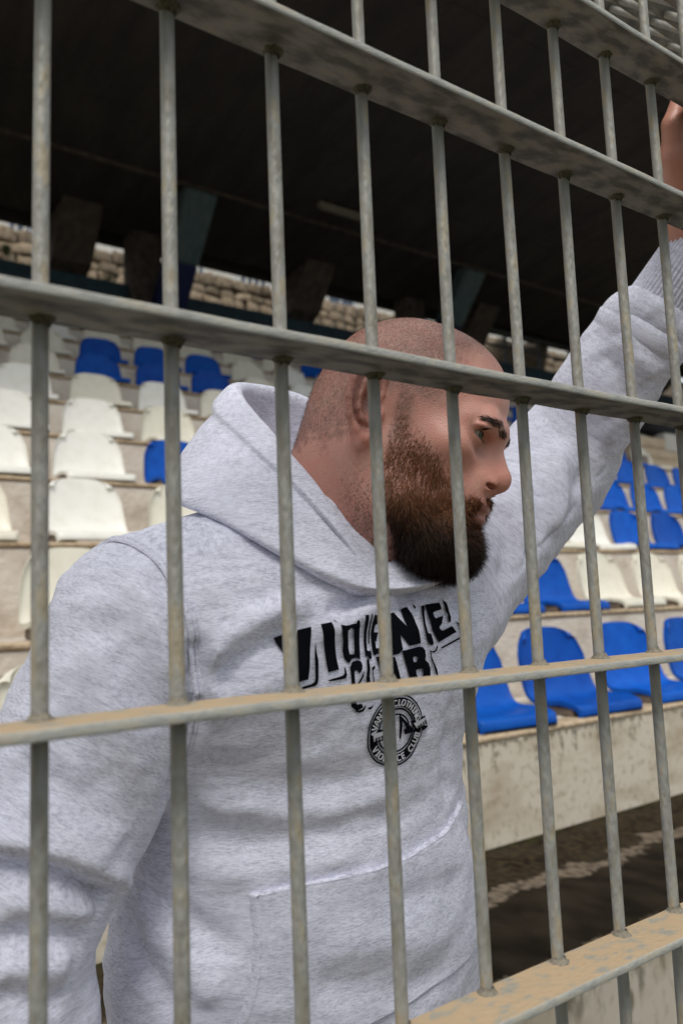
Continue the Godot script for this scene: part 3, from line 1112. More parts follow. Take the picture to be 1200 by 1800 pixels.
func head_field() -> Field:
	var f := Field.new()
	f.ell(Vector3(0, 0.034, -0.009), Vector3(0.0785, 0.089, 0.0935), 0.02)
	f.ell(Vector3(0, 0.046, 0.040), Vector3(0.063, 0.056, 0.056), 0.03)
	f.ell(Vector3(0, -0.020, 0.043), Vector3(0.060, 0.056, 0.049), 0.03)
	for s in [-1.0, 1.0]:
		f.cone(Vector3(s * 0.053, -0.040, 0.0), Vector3(s * 0.047, -0.078, 0.018), 0.015, 0.016, 0.03)
		f.cone(Vector3(s * 0.047, -0.078, 0.018), Vector3(s * 0.008, -0.100, 0.076), 0.016, 0.020, 0.03)
		f.ell(Vector3(s * 0.047, -0.010, 0.060), Vector3(0.020, 0.014, 0.022), 0.022)
	f.ell(Vector3(0, -0.062, 0.045), Vector3(0.046, 0.042, 0.047), 0.03)
	f.ell(Vector3(0, -0.046, 0.083), Vector3(0.026, 0.018, 0.016), 0.02)
	f.ell(Vector3(0, -0.098, 0.080), Vector3(0.024, 0.018, 0.019), 0.02)
	# eye sockets, brow
	for s in [-1.0, 1.0]:
		f.ell(Vector3(s * 0.034, 0.0030, 0.100), Vector3(0.021, 0.0130, 0.021), 0.013, true)
		f.cone(Vector3(s * 0.048, 0.0205, 0.073), Vector3(s * 0.031, 0.0215, 0.0895), 0.0085, 0.0100, 0.012)
		f.cone(Vector3(s * 0.031, 0.0215, 0.0895), Vector3(s * 0.010, 0.0185, 0.0945), 0.0100, 0.009, 0.012)
	f.ball(Vector3(0, 0.022, 0.0925), 0.0095, 0.014)
	# nose
	f.cone(Vector3(0, 0.010, 0.0915), Vector3(0, -0.0225, 0.1085), 0.0080, 0.0096, 0.010)
	f.ball(Vector3(0, -0.0270, 0.1085), 0.0108, 0.006)
	for s in [-1.0, 1.0]:
		f.cone(Vector3(s * 0.008, 0.000, 0.088), Vector3(s * 0.0125, -0.028, 0.096), 0.0075, 0.0085, 0.014)
		f.ell(Vector3(s * 0.0145, -0.0330, 0.0995), Vector3(0.0074, 0.0090, 0.0112), 0.0028)
	f.cone(Vector3(0, -0.030, 0.110), Vector3(0, -0.041, 0.098), 0.006, 0.006, 0.006)
	for s in [-1.0, 1.0]:
		f.ell(Vector3(s * 0.0135, -0.0360, 0.1035), Vector3(0.0080, 0.0031, 0.0074), 0.0015, true, Basis(Vector3(1, 0, 0), 0.12))
	# lips
	f.ell(Vector3(0, -0.0570, 0.0955), Vector3(0.0235, 0.0068, 0.0105), 0.006)
	f.ell(Vector3(0, -0.0705, 0.0935), Vector3(0.0205, 0.0072, 0.0115), 0.006)
	f.cone(Vector3(-0.024, -0.0645, 0.0965), Vector3(0, -0.0635, 0.1085), 0.0012, 0.0012, 0.004, true)
	f.cone(Vector3(0.024, -0.0645, 0.0965), Vector3(0, -0.0635, 0.1085), 0.0012, 0.0012, 0.004, true)
	f.cone(Vector3(-0.014, -0.080, 0.100), Vector3(0.014, -0.080, 0.100), 0.0045, 0.0045, 0.012, true)
	# lids with an almond opening
	for s in [-1.0, 1.0]:
		var e := Vector3(s * 0.0340, 0.0074, 0.0765)
		f.ball(e, 0.0143, 0.006)
		f.ell(e + Vector3(s * 0.002, 0.0080, 0.0090), Vector3(0.0175, 0.0042, 0.0085), 0.004, false, Basis(Vector3(0, 0, 1), s * -0.10))
		f.ell(e + Vector3(s * 0.0020, -0.0008, 0.0140), Vector3(0.0168, 0.0040, 0.0105), 0.0015, true, Basis(Vector3(0, 0, 1), s * 0.10))
	ear(f, -1.0)
	ear(f, 1.0)
	# neck
	var nb := head_xf.affine_inverse() * NECK
	f.cone(Vector3(0, -0.040, -0.030), nb, 0.060, 0.068, 0.035)
	f.cone(Vector3(0, -0.075, 0.020), nb + Vector3(0, 0.0, 0.02), 0.040, 0.050, 0.04)
	f.cone(Vector3(0, 0.0, -0.060), nb + Vector3(0, 0.02, -0.035), 0.042, 0.055, 0.04)
	for s in [-1.0, 1.0]:
		f.cone(Vector3(s * 0.058, -0.028, -0.020), nb + Vector3(s * 0.020, -0.01, 0.055), 0.014, 0.012, 0.03)
	return f

func ear(f: Field, s: float):
	var a := deg_to_rad(47.0)
	var eb := Vector3(s * sin(a), -0.10, -cos(a)).normalized()
	var eu := Vector3(s * 0.10, 0.98, -0.16)
	eu = (eu - eb * eu.dot(eb)).normalized()
	var en := eb.cross(eu) * s
	if en.x * s < 0:
		en = -en
	var o := Vector3(s * 0.0780, 0.000, -0.004)
	var at := func(b: float, u: float, n: float): return o + eb * b + eu * u + en * n
	var bas := Basis(eb, eu, en)
	f.ell(at.call(0.016, 0.009, -0.0055), Vector3(0.0165, 0.033, 0.0040), 0.004, false, bas)
	f.ell(at.call(0.006, 0.006, -0.009), Vector3(0.009, 0.026, 0.009), 0.010, false, bas)
	var hx := [Vector2(0.006, 0.006), Vector2(0.001, 0.018), Vector2(0.001, 0.032), Vector2(0.007, 0.043), Vector2(0.018, 0.047), Vector2(0.028, 0.040), Vector2(0.034, 0.026), Vector2(0.0355, 0.008), Vector2(0.032, -0.009), Vector2(0.024, -0.020), Vector2(0.014, -0.027), Vector2(0.006, -0.024)]
	var hr := [0.0024, 0.0032, 0.0037, 0.0040, 0.0041, 0.0041, 0.0039, 0.0037, 0.0037, 0.0042, 0.0055, 0.0048]
	for i in hx.size() - 1:
		f.cone(at.call(hx[i].x, hx[i].y, 0.0005 + 0.002 * (1.0 - absf(i - 5.5) / 5.5)), at.call(hx[i + 1].x, hx[i + 1].y, 0.0005 + 0.002 * (1.0 - absf(i - 4.5) / 5.5)), hr[i], hr[i + 1], 0.0018)
	var ah := [Vector2(0.016, 0.034), Vector2(0.0215, 0.024), Vector2(0.0245, 0.012), Vector2(0.0235, 0.000), Vector2(0.0175, -0.009), Vector2(0.010, -0.0115)]
	for i in ah.size() - 1:
		f.cone(at.call(ah[i].x, ah[i].y, 0.001), at.call(ah[i + 1].x, ah[i + 1].y, 0.001), 0.0030, 0.0030, 0.003)
	f.ell(at.call(0.0125, 0.006, 0.001), Vector3(0.0088, 0.0140, 0.0105), 0.002, true, bas)
	f.cone(at.call(0.0285, 0.026, 0.0025), at.call(0.0295, 0.002, 0.0025), 0.0016, 0.0014, 0.003, true)
	f.cone(at.call(0.010, 0.036, 0.003), at.call(0.024, 0.034, 0.003), 0.0022, 0.0022, 0.003, true)
	f.ell(at.call(0.0005, -0.001, 0.001), Vector3(0.0050, 0.0065, 0.0045), 0.004, false, bas)

# how close p is to the hairline that was shaved, 0 bare skin to 1 dense stubble (head axes)
func scalp(p: Vector3, n: float) -> float:
	var r := Vector3(p.x, p.y, p.z)
	# hairline over the forehead recedes at the temples
	var front := 0.075 - 0.30 * absf(p.x) + 0.10 * maxf(0.0, p.y - 0.06)
	var d := front - p.z + n * 0.008
	var top := smoothstep(-0.012, 0.016, d) * smoothstep(0.012, 0.034, p.y + maxf(0.0, -p.z) * 0.35)
	# sides, in front of the ear, and down the nape
	var side := smoothstep(-0.006, 0.010, 0.028 - p.z + n * 0.006) * smoothstep(-0.040, -0.012, p.y + 0.02 * n + maxf(0.0, -p.z - 0.03) * 0.2)
	if p.z > -0.006 and p.y < 0.034:
		side *= smoothstep(0.005, 0.013, p.z + n * 0.002) * smoothstep(0.036, 0.024, p.z)
	return clampf(maxf(top, side * smoothstep(0.052, 0.062, absf(p.x) + maxf(0.0, -p.z) * 0.9)), 0.0, 1.0)

func beard_zone(p: Vector3, n: float) -> float:
	# cheek line runs from the sideburn down to the corner of the mouth
	var line := -0.012 - 0.46 * clampf(p.z - 0.018, 0.0, 0.08) - 10.0 * pow(clampf(p.z - 0.018, 0.0, 0.08), 2.0) * 0.5
	var below := smoothstep(-0.022, 0.014, line - p.y + n * 0.009)
	var fwd := smoothstep(0.000, 0.014, p.z - 0.006 - maxf(0.0, -0.068 - p.y) * 0.6)
	return below * fwd

func skin_colour(p: Vector3, nf: FastNoiseLite, nc: FastNoiseLite) -> Color:
	var n := nf.get_noise_3dv(p)
	var c := nc.get_noise_3dv(p)
	var col := Color(0.62, 0.330, 0.255).lerp(Color(0.65, 0.295, 0.235), clampf(0.4 + c * 0.9, 0, 1))
	col = col.lerp(Color(0.56, 0.30, 0.225), clampf(n * 0.9, 0, 0.6))
	# blood nearer the skin at ears, nose, cheeks, eyelids
	if absf(p.x) > 0.0785 + clampf(-p.z - 0.004, 0.0, 0.02) * 0.25 and p.y > -0.034 and p.y < 0.06 and p.z < 0.012 and p.z > -0.06:
		col = col.lerp(Color(0.66, 0.26, 0.195), 0.6)
	# blotches and a little grey-violet under the eye
	var bl := nf.get_noise_3dv(p * 0.33 + Vector3(3, 1, 7))
	col = col.lerp(Color(0.60, 0.27, 0.21), clampf(bl * 0.9, 0, 0.35))
	var bag := smoothstep(0.014, 0.004, Vector3(absf(p.x) - 0.031, (p.y + 0.0075) * 1.6, (p.z - 0.090) * 0.6).length())
	col = col.lerp(Color(0.40, 0.225, 0.19), bag * 0.6)
	var nose := smoothstep(0.032, 0.010, Vector3(p.x * 0.9, p.y + 0.028, (p.z - 0.11) * 0.7).length())
	col = col.lerp(Color(0.54, 0.215, 0.165), nose * 0.5)
	var cheek := smoothstep(0.034, 0.008, Vector3(absf(p.x) - 0.048, p.y + 0.012, p.z - 0.066).length())
	col = col.lerp(Color(0.55, 0.225, 0.17), cheek * 0.45)
	# lips
	var lip := smoothstep(0.0105, 0.0075, absf(p.y + 0.0640 - 0.0008)) * smoothstep(0.027, 0.019, absf(p.x)) * smoothstep(0.086, 0.092, p.z)
	col = col.lerp(Color(0.40, 0.155, 0.125), lip * 0.85)
	# shaved hair roots
	var st := scalp(p, c)
	if st > 0.0:
		var spot := clampf(0.46 + n * 0.34, 0.0, 0.85)
		col = col.lerp(Color(0.085, 0.058, 0.045), st * spot)
	# stubble on neck and jaw around the beard
	var nk := smoothstep(-0.035, -0.060, p.y) * smoothstep(-0.045, 0.0, p.z + c * 0.012) * smoothstep(-0.185, -0.13, p.y)
	col = col.lerp(Color(0.10, 0.065, 0.05), nk * clampf(0.16 + n * 0.4, 0, 0.6))
	return col

func make_body():
	var f := head_field()
	var lo := Vector3(-0.116, -0.175, -0.132)
	var hi := Vector3(0.110, 0.13, 0.135)
	var h := mesh_field(f, lo, hi, 0.0018)
	var nf := noise_of(420.0, 2, 4)
	var nc := noise_of(60.0, 3, 5)
	var v: PackedVector3Array = h.v
	var ix: PackedInt32Array = h.ix
	var col := PackedColorArray()
	col.resize(v.size())
	for i in v.size():
		col[i] = skin_colour(v[i], nf, nc)
	var nrm := smooth_normals(v, ix)
	head_v = v
	head_n = nrm
	var st_v := PackedVector3Array()
	var st_n := PackedVector3Array()
	st_v.resize(v.size())
	st_n.resize(v.size())
	var rot := head_xf.basis.orthonormalized()
	for i in v.size():
		st_v[i] = head_xf * v[i]
		st_n[i] = rot * nrm[i]
	# trunk and arms, all inside the clothes
	var bf := body_field(-0.022)
	var b := mesh_field(bf, Vector3(0.02, -0.75, -0.95), Vector3(1.0, 0.50, -0.40), 0.012)
	var bn := smooth_normals(b.v, b.ix)
	append_mesh(st_v, st_n, ix, col, b.v, bn, b.ix, Color(0.50, 0.285, 0.205))
	# hands
	var lh := hand_field(LW, Vector3(0.802, 0.640, -0.452), true)
	var lm := mesh_field(lh, Vector3(0.74, 0.34, -0.58), Vector3(0.98, 0.70, -0.34), 0.0026)
	append_mesh(st_v, st_n, ix, col, lm.v, smooth_normals(lm.v, lm.ix), lm.ix, Color(0.46, 0.215, 0.155))
	var rh := hand_field(RW, RW + Vector3(0.01, -0.2, 0.02), false)
	var rm := mesh_field(rh, Vector3(0.06, -0.72, -0.80), Vector3(0.34, -0.42, -0.52), 0.004)
	append_mesh(st_v, st_n, ix, col, rm.v, smooth_normals(rm.v, rm.ix), rm.ix, Color(0.46, 0.25, 0.18))
	var m := StandardMaterial3D.new()
	m.vertex_color_use_as_albedo = true
	m.roughness = 0.42
	m.metallic_specular = 0.5
	m.subsurf_scatter_enabled = true
	m.subsurf_scatter_strength = 0.05
	m.normal_enabled = true
	m.normal_texture = bump_tex(0.09, 4, 15, 3.0)
	m.normal_scale = 0.9
	m.uv1_triplanar = true
	m.uv1_scale = Vector3.ONE * 11.0
	var body := part("body", from_arrays(st_v, ix, st_n, PackedVector2Array(), col), m, person, in_person())
	body.set_meta("label", "shaved head, neck and hands of the man")
	make_eyes(body)
	make_hair(body)

var head_v := PackedVector3Array()
var head_n := PackedVector3Array()

func append_mesh(v: PackedVector3Array, n: PackedVector3Array, ix: PackedInt32Array, col: PackedColorArray, v2: PackedVector3Array, n2: PackedVector3Array, ix2: PackedInt32Array, c: Color):
	var o := v.size()
	v.append_array(v2)
	n.append_array(n2)
	for i in ix2:
		ix.append(i + o)
	for i in v2.size():
		col.append(c)

# trunk and arms; g grows or shrinks everything
func body_field(g: float, short := 0.0) -> Field:
	var f := Field.new()
	f.grow = g
	var flat := Vector3(1, 1, 1.38)
	f.cone(Vector3(0.466, -0.66, -0.770), Vector3(0.462, -0.34, -0.745), 0.190, 0.188, 0.05, false, flat)
	f.cone(Vector3(0.462, -0.34, -0.745), Vector3(0.455, -0.10, -0.715), 0.188, 0.176, 0.06, false, flat)
	f.cone(Vector3(0.34, -0.045, -0.685), Vector3(0.545, -0.035, -0.690), 0.105, 0.100, 0.06)
	f.cone(RS, LS, 0.072, 0.064, 0.05)
	f.cone(RS + Vector3(0.02, 0.02, -0.01), NECK + Vector3(-0.01, 0.025, 0.0), 0.062, 0.072, 0.05)
	f.cone(LS + Vector3(-0.02, 0.02, -0.01), NECK + Vector3(0.01, 0.025, 0.0), 0.062, 0.072, 0.05)
	f.cone(RS + Vector3(-0.004, -0.004, 0.0), RE, 0.084, 0.070, 0.014)
	f.cone(RE, RW, 0.064, 0.052, 0.02)
	f.cone(LS, LE, 0.075, 0.070, 0.025)
	f.cone(LE, LW - (LW - LE).normalized() * short, 0.068, 0.048 if short == 0.0 else 0.061, 0.04)
	return f

func hand_field(wrist: Vector3, grip: Vector3, holding: bool) -> Field:
	var f := Field.new()
	if holding:
		# the palm lies behind the bars, the fingers close over the rail towards the camera
		var heel := Vector3(0.893, 0.440, -0.500)
		f.cone(wrist, heel, 0.030, 0.027, 0.02)
		var xs := [0.836, 0.857, 0.878, 0.898]
		var ln := [0.95, 1.05, 1.0, 0.82]
		for i in 4:
			var k := Vector3(xs[i], 0.522 - 0.006 * absf(i - 1.5), -0.478)
			f.cone(heel, k, 0.022, 0.0128, 0.016)
			var a := Vector3(xs[i] - 0.002, 0.566, -0.467)
			var b := Vector3(xs[i] - 0.004, 0.565, -0.467 + 0.034 * ln[i])
			var c := Vector3(xs[i] - 0.005, 0.540, -0.467 + 0.061 * ln[i])
			f.cone(k, a, 0.0118, 0.0100, 0.004)
			f.cone(a, b, 0.0100, 0.0092, 0.003)
			f.cone(b, c, 0.0092, 0.0080, 0.003)
			f.ball(k + Vector3(0, 0.002, -0.006), 0.0105, 0.004)
		# thumb leaves the side of the palm and reaches up under the rail
		f.cone(Vector3(0.880, 0.452, -0.492), Vector3(0.831, 0.500, -0.478), 0.022, 0.0170, 0.014)
		f.cone(Vector3(0.831, 0.500, -0.478), Vector3(0.817, 0.531, -0.469), 0.0150, 0.0122, 0.004)
		f.cone(Vector3(0.817, 0.531, -0.469), Vector3(0.822, 0.556, -0.462), 0.0120, 0.0095, 0.003)
	else:
		var d := (grip - wrist).normalized()
		var side := Vector3(0, 0, 1)
		f.cone(wrist, wrist + d * 0.05, 0.028, 0.026, 0.02)
		var pc := wrist + d * 0.08
		var off := [-0.03, -0.01, 0.01, 0.03]
		var ln := [0.06, 0.075, 0.07, 0.055]
		for i in 4:
			var k: Vector3 = pc + side * off[i] + d * 0.02
			f.cone(wrist + d * 0.05, k, 0.02, 0.0125, 0.016)
			var m: Vector3 = k + d * ln[i] * 0.5 + Vector3(0.008, 0, 0)
			f.cone(k, m, 0.0105, 0.0092, 0.005)
			f.cone(m, m + d * ln[i] * 0.45 + Vector3(0.016, 0, 0), 0.0092, 0.008, 0.004)
		f.cone(wrist + d * 0.04, wrist + d * 0.08 + side * 0.045, 0.016, 0.012, 0.012)
		f.cone(wrist + d * 0.08 + side * 0.045, wrist + d * 0.12 + side * 0.05, 0.011, 0.009, 0.004)
	return f

func make_eyes(body: Node3D):
	var white := mat(Color(0.42, 0.39, 0.36), 0.08)
	var iris := mat(Color(0.10, 0.115, 0.085), 0.10)
	var black := mat(Color(0.004, 0.004, 0.004), 0.08)
	for s in [-1.0, 1.0]:
		var e := Vector3(s * 0.0340, 0.0074, 0.0765)
		var ball := SphereMesh.new()
		ball.radius = 0.0124
		ball.height = 0.0248
		ball.radial_segments = 32
		ball.rings = 20
		var look := Vector3(-0.22, 0.0, 1.0).normalized()
		var side := Vector3.UP.cross(look).normalized()
		var bas := Basis(side, look, side.cross(look))
		var o := part("eye", ball, white, body, Transform3D(head_xf.basis * bas, head_xf * e))
		part("iris", cap_mesh(0.01255, 0.0058, 0.0), iris, o)
		part("pupil", cap_mesh(0.01265, 0.0024, 0.0), black, o)

# small cap of a sphere round +y
func cap_mesh(r: float, rim: float, _z: float) -> ArrayMesh:
	var rows := []
	for i in 6:
		var a := asin(rim / r) * i / 5.0
		var line := []
		for c in 20:
			var ph := TAU * c / 20
			line.append(Vector3(sin(a) * cos(ph), cos(a), sin(a) * sin(ph)) * r)
		rows.append(line)
	return grid_mesh(rows, true, true, false)
# ---------------------------------------------------------------- beard, brows, stubble
var hv := PackedVector3Array()
var hn := PackedVector3Array()
var hi_ := PackedInt32Array()
var hc := PackedColorArray()

func hair_start():
	hv = PackedVector3Array()
	hn = PackedVector3Array()
	hi_ = PackedInt32Array()
	hc = PackedColorArray()

# one hair: a thin tapering ribbon bent from d0 to d1
func hair(root: Vector3, nrm: Vector3, d0: Vector3, d1: Vector3, length: float, wide: float, c: Color, segs := 2):
	var side := d0.cross(nrm + Vector3(rng.randf() - 0.5, rng.randf() - 0.5, rng.randf() - 0.5) * 0.8).normalized() * wide * 0.5
	var b := hv.size()
	var hnrm := (nrm + Vector3(rng.randf() - 0.5, rng.randf() - 0.5, rng.randf() - 0.5) * 0.9).normalized()
	var p := root
	for i in segs + 1:
		var t := float(i) / segs
		var w := 1.0 - t * 0.75
		hv.append(p + side * w)
		hv.append(p - side * w)
		hn.append(hnrm)
		hn.append(hnrm)
		hc.append(c)
		hc.append(c)
		p += d0.lerp(d1, (t + 0.5 / segs)).normalized() * length / segs
	for i in segs:
		var a := b + i * 2
		hi_.append_array(PackedInt32Array([a, a + 1, a + 2, a + 1, a + 3, a + 2]))

func hair_mesh() -> ArrayMesh:
	var rot := head_xf.basis.orthonormalized()
	var v := PackedVector3Array()
	var n := PackedVector3Array()
	v.resize(hv.size())
	n.resize(hv.size())
	for i in hv.size():
		v[i] = head_xf * hv[i]
		n[i] = rot * hn[i]
	return from_arrays(v, hi_, n, PackedVector2Array(), hc)

func beard_field() -> Field:
	var f := Field.new()
	f.ell(Vector3(0, -0.096, 0.069), Vector3(0.042, 0.033, 0.037), 0.02)
	for s in [-1.0, 1.0]:
		f.chain([Vector3(s * 0.052, -0.060, 0.034), Vector3(s * 0.0515, -0.078, 0.036), Vector3(s * 0.036, -0.099, 0.060)], [0.008, 0.0135, 0.0215], 0.02)
		f.chain([Vector3(s * 0.004, -0.0505, 0.1015), Vector3(s * 0.022, -0.0585, 0.0925), Vector3(s * 0.034, -0.076, 0.080), Vector3(s * 0.032, -0.100, 0.080)], [0.0055, 0.0070, 0.011, 0.018], 0.012)
	f.ell(Vector3(0, -0.104, 0.054), Vector3(0.042, 0.019, 0.036), 0.03)
	f.ell(Vector3(0, -0.0650, 0.104), Vector3(0.0225, 0.0100, 0.016), 0.006, true)
	return f

func beard_colour(p: Vector3, t: float) -> Color:
	# fox-red cheeks and moustache; near-black jaw and chin, partly painted shade
	var k := clampf((-0.066 - p.y) / 0.030 + (t - 0.5) * 0.7 + clampf(0.016 - p.z, 0, 0.03) * 14.0, 0.0, 1.0)
	var c := Color(0.175, 0.070, 0.030).lerp(Color(0.022, 0.013, 0.009), k)
	c = c.lerp(Color(0.36, 0.165, 0.065), clampf(t * 1.6 - 1.25, 0, 0.5) * (1.0 - k * 0.6))
	return c * lerpf(0.45, 1.7, fposmod(t * 7.31, 1.0))

func make_hair(body: Node3D):
	var hm := StandardMaterial3D.new()
	hm.vertex_color_use_as_albedo = true
	hm.roughness = 0.55
	hm.metallic_specular = 0.35
	var bf := beard_field()
	var b := mesh_field(bf, Vector3(-0.10, -0.17, -0.02), Vector3(0.10, -0.01, 0.135), 0.0026)
	var bn := smooth_normals(b.v, b.ix)
	var bc := PackedColorArray()
	var v := PackedVector3Array()
	var n := PackedVector3Array()
	var rot := head_xf.basis.orthonormalized()
	var nz := noise_of(300.0, 2, 71)
	for i in b.v.size():
		var p: Vector3 = b.v[i]
		bc.append(beard_colour(p, 0.35 + 0.4 * nz.get_noise_3dv(p)) * 0.8)
		v.append(head_xf * (p - bn[i] * (0.002 + 0.006 * clampf((p.y + 0.085) / 0.025, 0.0, 1.0))))
		n.append(rot * bn[i])
	var beard := part("beard", from_arrays(v, b.ix, n, PackedVector2Array(), bc), hm, person, in_person())
	beard.set_meta("label", "full brown beard, reddish on the cheek, almost black at the chin from hair colour and painted shade")
	hair_start()
	var nb: int = b.v.size()
	for i in 36000:
		var j := rng.randi() % nb
		var p: Vector3 = b.v[j]
		if p.x > 0.045 and rng.randf() < 0.7:
			continue
		var nn := bn[j]
		if nn.dot(Vector3(0, 0.6, -0.2)) > 0.75:
			continue
		p += Vector3(rng.randf() - 0.5, rng.randf() - 0.5, rng.randf() - 0.5) * 0.0030 - nn * 0.003
		var low := clampf((-0.045 - p.y) / 0.05, 0.0, 1.0)
		var fl := Vector3(0, -0.95, 0.12 + 0.45 * low).normalized()
		if p.z > 0.088 and p.y > -0.068:
			fl = Vector3(signf(p.x) * 0.75, -0.65, 0.0).normalized()
		var jit := Vector3(rng.randfn(), rng.randfn(), rng.randfn()) * 0.34
		var d0 := (nn * 0.55 + fl * 0.75 + jit).normalized()
		var d1 := (nn * 0.25 + fl + jit * 0.9 + Vector3(rng.randfn(), rng.randfn(), rng.randfn()) * 0.22).normalized()
		hair(p, nn, d0, d1, lerpf(0.007, 0.0140, low) * rng.randf_range(0.6, 1.2), 0.00055, beard_colour(p, rng.randf()), 3)
	# short growth where beard meets cheek and sideburn, and down the throat
	var hvn := head_v.size()
	var spots := PackedInt32Array()
	for j in hvn:
		var p := head_v[j]
		if p.z < -0.03 or p.y > 0.012 or p.x > 0.03:
			continue
		if beard_zone(p, 0.0) > 0.02 or (p.y < -0.055 and p.z < 0.06):
			spots.append(j)
	for i in 62000:
		var j := spots[rng.randi() % spots.size()]
		var p := head_v[j]
		var z := beard_zone(p, rng.randf() * 2.0 - 1.0)
		var throat := 0.0
		if p.y < -0.055 and p.z < 0.06:
			throat = 0.38 * smoothstep(-0.055, -0.075, p.y) * smoothstep(-0.05, 0.01, p.z)
		if rng.randf() > maxf(z, throat):
			continue
		if p.z > 0.086 and absf(p.y + 0.0645) < 0.0085 and absf(p.x) < 0.022:
			continue
		var nn := head_n[j]
		var jit := Vector3(rng.randfn(), rng.randfn(), rng.randfn()) * 0.3
		var d0 := (nn * 0.28 + Vector3(0, -0.9, -0.22 + 8.0 * maxf(0.0, p.z - 0.03)) + jit).normalized()
		p += Vector3(rng.randf() - 0.5, rng.randf() - 0.5, rng.randf() - 0.5) * 0.002
		hair(p - nn * 0.0004, nn, d0, (d0 - nn * 0.2).normalized(), (0.0022 if z < 0.2 else rng.randf_range(0.5, 1.1) * lerpf(0.0030, 0.0072, clampf((-0.008 - p.y) / 0.035, 0.0, 1.0))), 0.00026 if z < 0.2 else 0.00042, beard_colour(p, rng.randf()) if z > 0.2 else Color(0.085, 0.056, 0.043), 2)
	part("beard_hair", hair_mesh(), hm, beard).set_meta("kind", "stuff")
	# shaved scalp: hairs of a millimetre or two
	hair_start()
	var nc := noise_of(60.0, 3, 5)
	for i in 90000:
		var j := rng.randi() % hvn
		var p := head_v[j]
		if p.y < -0.05 or p.x > 0.045:
			continue
		if absf(p.x) > 0.0755 and p.y < 0.055 and p.z < 0.01 and p.z > -0.045:
			continue
		var s := scalp(p, nc.get_noise_3dv(p))
		if rng.randf() > s * 0.85:
			continue
		var nn := head_n[j]
		p += Vector3(rng.randf() - 0.5, rng.randf() - 0.5, rng.randf() - 0.5) * 0.0018
		var fl := Vector3(0, -0.5, 0.5) if p.y > 0.05 else Vector3(0, -0.8, -0.2)
		var d := (nn * 0.7 + fl * 0.7 + Vector3(rng.randfn(), rng.randfn(), rng.randfn()) * 0.3).normalized()
		hair(p - nn * 0.0003, nn, d, d, rng.randf_range(0.0012, 0.0024), 0.00028, Color(0.05, 0.033, 0.026), 1)
	var sh := part("scalp_hair", hair_mesh(), hm, person, in_person())
	sh.set_meta("kind", "stuff")
	sh.set_meta("label", "short dark stubble of the shaved head")
	# eyebrows and lashes
	hair_start()
	for s in [-1.0, 1.0]:
		var br := [Vector3(s * 0.0085, 0.0150, 0.1015), Vector3(s * 0.020, 0.0172, 0.0985), Vector3(s * 0.033, 0.0215, 0.0930), Vector3(s * 0.047, 0.0215, 0.0800)]
		for vi in head_v.size():
			var q := head_v[vi]
			if q.x * s < 0.004 or q.x * s > 0.054 or q.y < 0.009 or q.y > 0.040 or q.z < 0.062 or head_n[vi].z < 0.1:
				continue
			var best := 1e9
			var t := 0.0
			for k in 3:
				var a2 := Vector2(br[k].x, br[k].y)
				var b2 := Vector2(br[k + 1].x, br[k + 1].y) - a2
				var u := clampf((Vector2(q.x, q.y) - a2).dot(b2) / b2.length_squared(), 0, 1)
				var dd := (Vector2(q.x, q.y) - a2 - b2 * u).length()
				if dd < best:
					best = dd
					t = k + u
			var thick := (0.0030 + 0.0016 * sin(clampf(t / 2.0, 0.0, 1.0) * PI * 0.75)) * (1.0 - 0.45 * clampf(t - 1.6, 0.0, 1.4) / 1.4)
			if best > thick:
				continue
			var al: Vector3 = (br[mini(int(t), 2) + 1] - br[mini(int(t), 2)]).normalized()
			for rep in 4:
				var d := (al + Vector3(0, 0.45 * (1.0 - t / 1.5), 0) + head_n[vi] * 0.25 + Vector3(rng.randfn(), rng.randfn(), rng.randfn()) * 0.16).normalized()
				var rt := q + Vector3(rng.randf() - 0.5, rng.randf() - 0.5, rng.randf() - 0.5) * 0.0017
				hair(rt, head_n[vi], d, (d - head_n[vi] * 0.35).normalized(), rng.randf_range(0.004, 0.0075), 0.00042, Color(0.026, 0.017, 0.012), 2)
		var e := Vector3(s * 0.0340, 0.0074, 0.0765)
		for i in 130:
			var t := rng.randf() * 2.0 - 1.0
			var q := e + Vector3(s * 0.002 + t * 0.0150, 0.0042 - t * t * 0.0038, 0.0138 - t * t * 0.0045)
			hair(q, Vector3(0, 0.5, 0.8).normalized(), Vector3(t * 0.35, 0.05, 1).normalized(), Vector3(t * 0.5, 0.8, 0.8).normalized(), rng.randf_range(0.005, 0.008), 0.0005, Color(0.012, 0.009, 0.008), 3)
			q = e + Vector3(s * 0.002 + t * 0.0145, -0.0052 + t * t * 0.0035, 0.0132 - t * t * 0.0045)
			if i % 4 == 0:
				hair(q, Vector3(0, 0.5, 0.8).normalized(), Vector3(t * 0.3, -0.3, 1).normalized(), Vector3(t * 0.4, -0.7, 0.7).normalized(), rng.randf_range(0.003, 0.005), 0.0003, Color(0.02, 0.014, 0.011), 2)
	part("eyebrow_hair", hair_mesh(), hm, person, in_person()).set_meta("label", "dark eyebrows and lashes")

# ---------------------------------------------------------------- hoodie
func heather(sd: int) -> StandardMaterial3D:
	return null

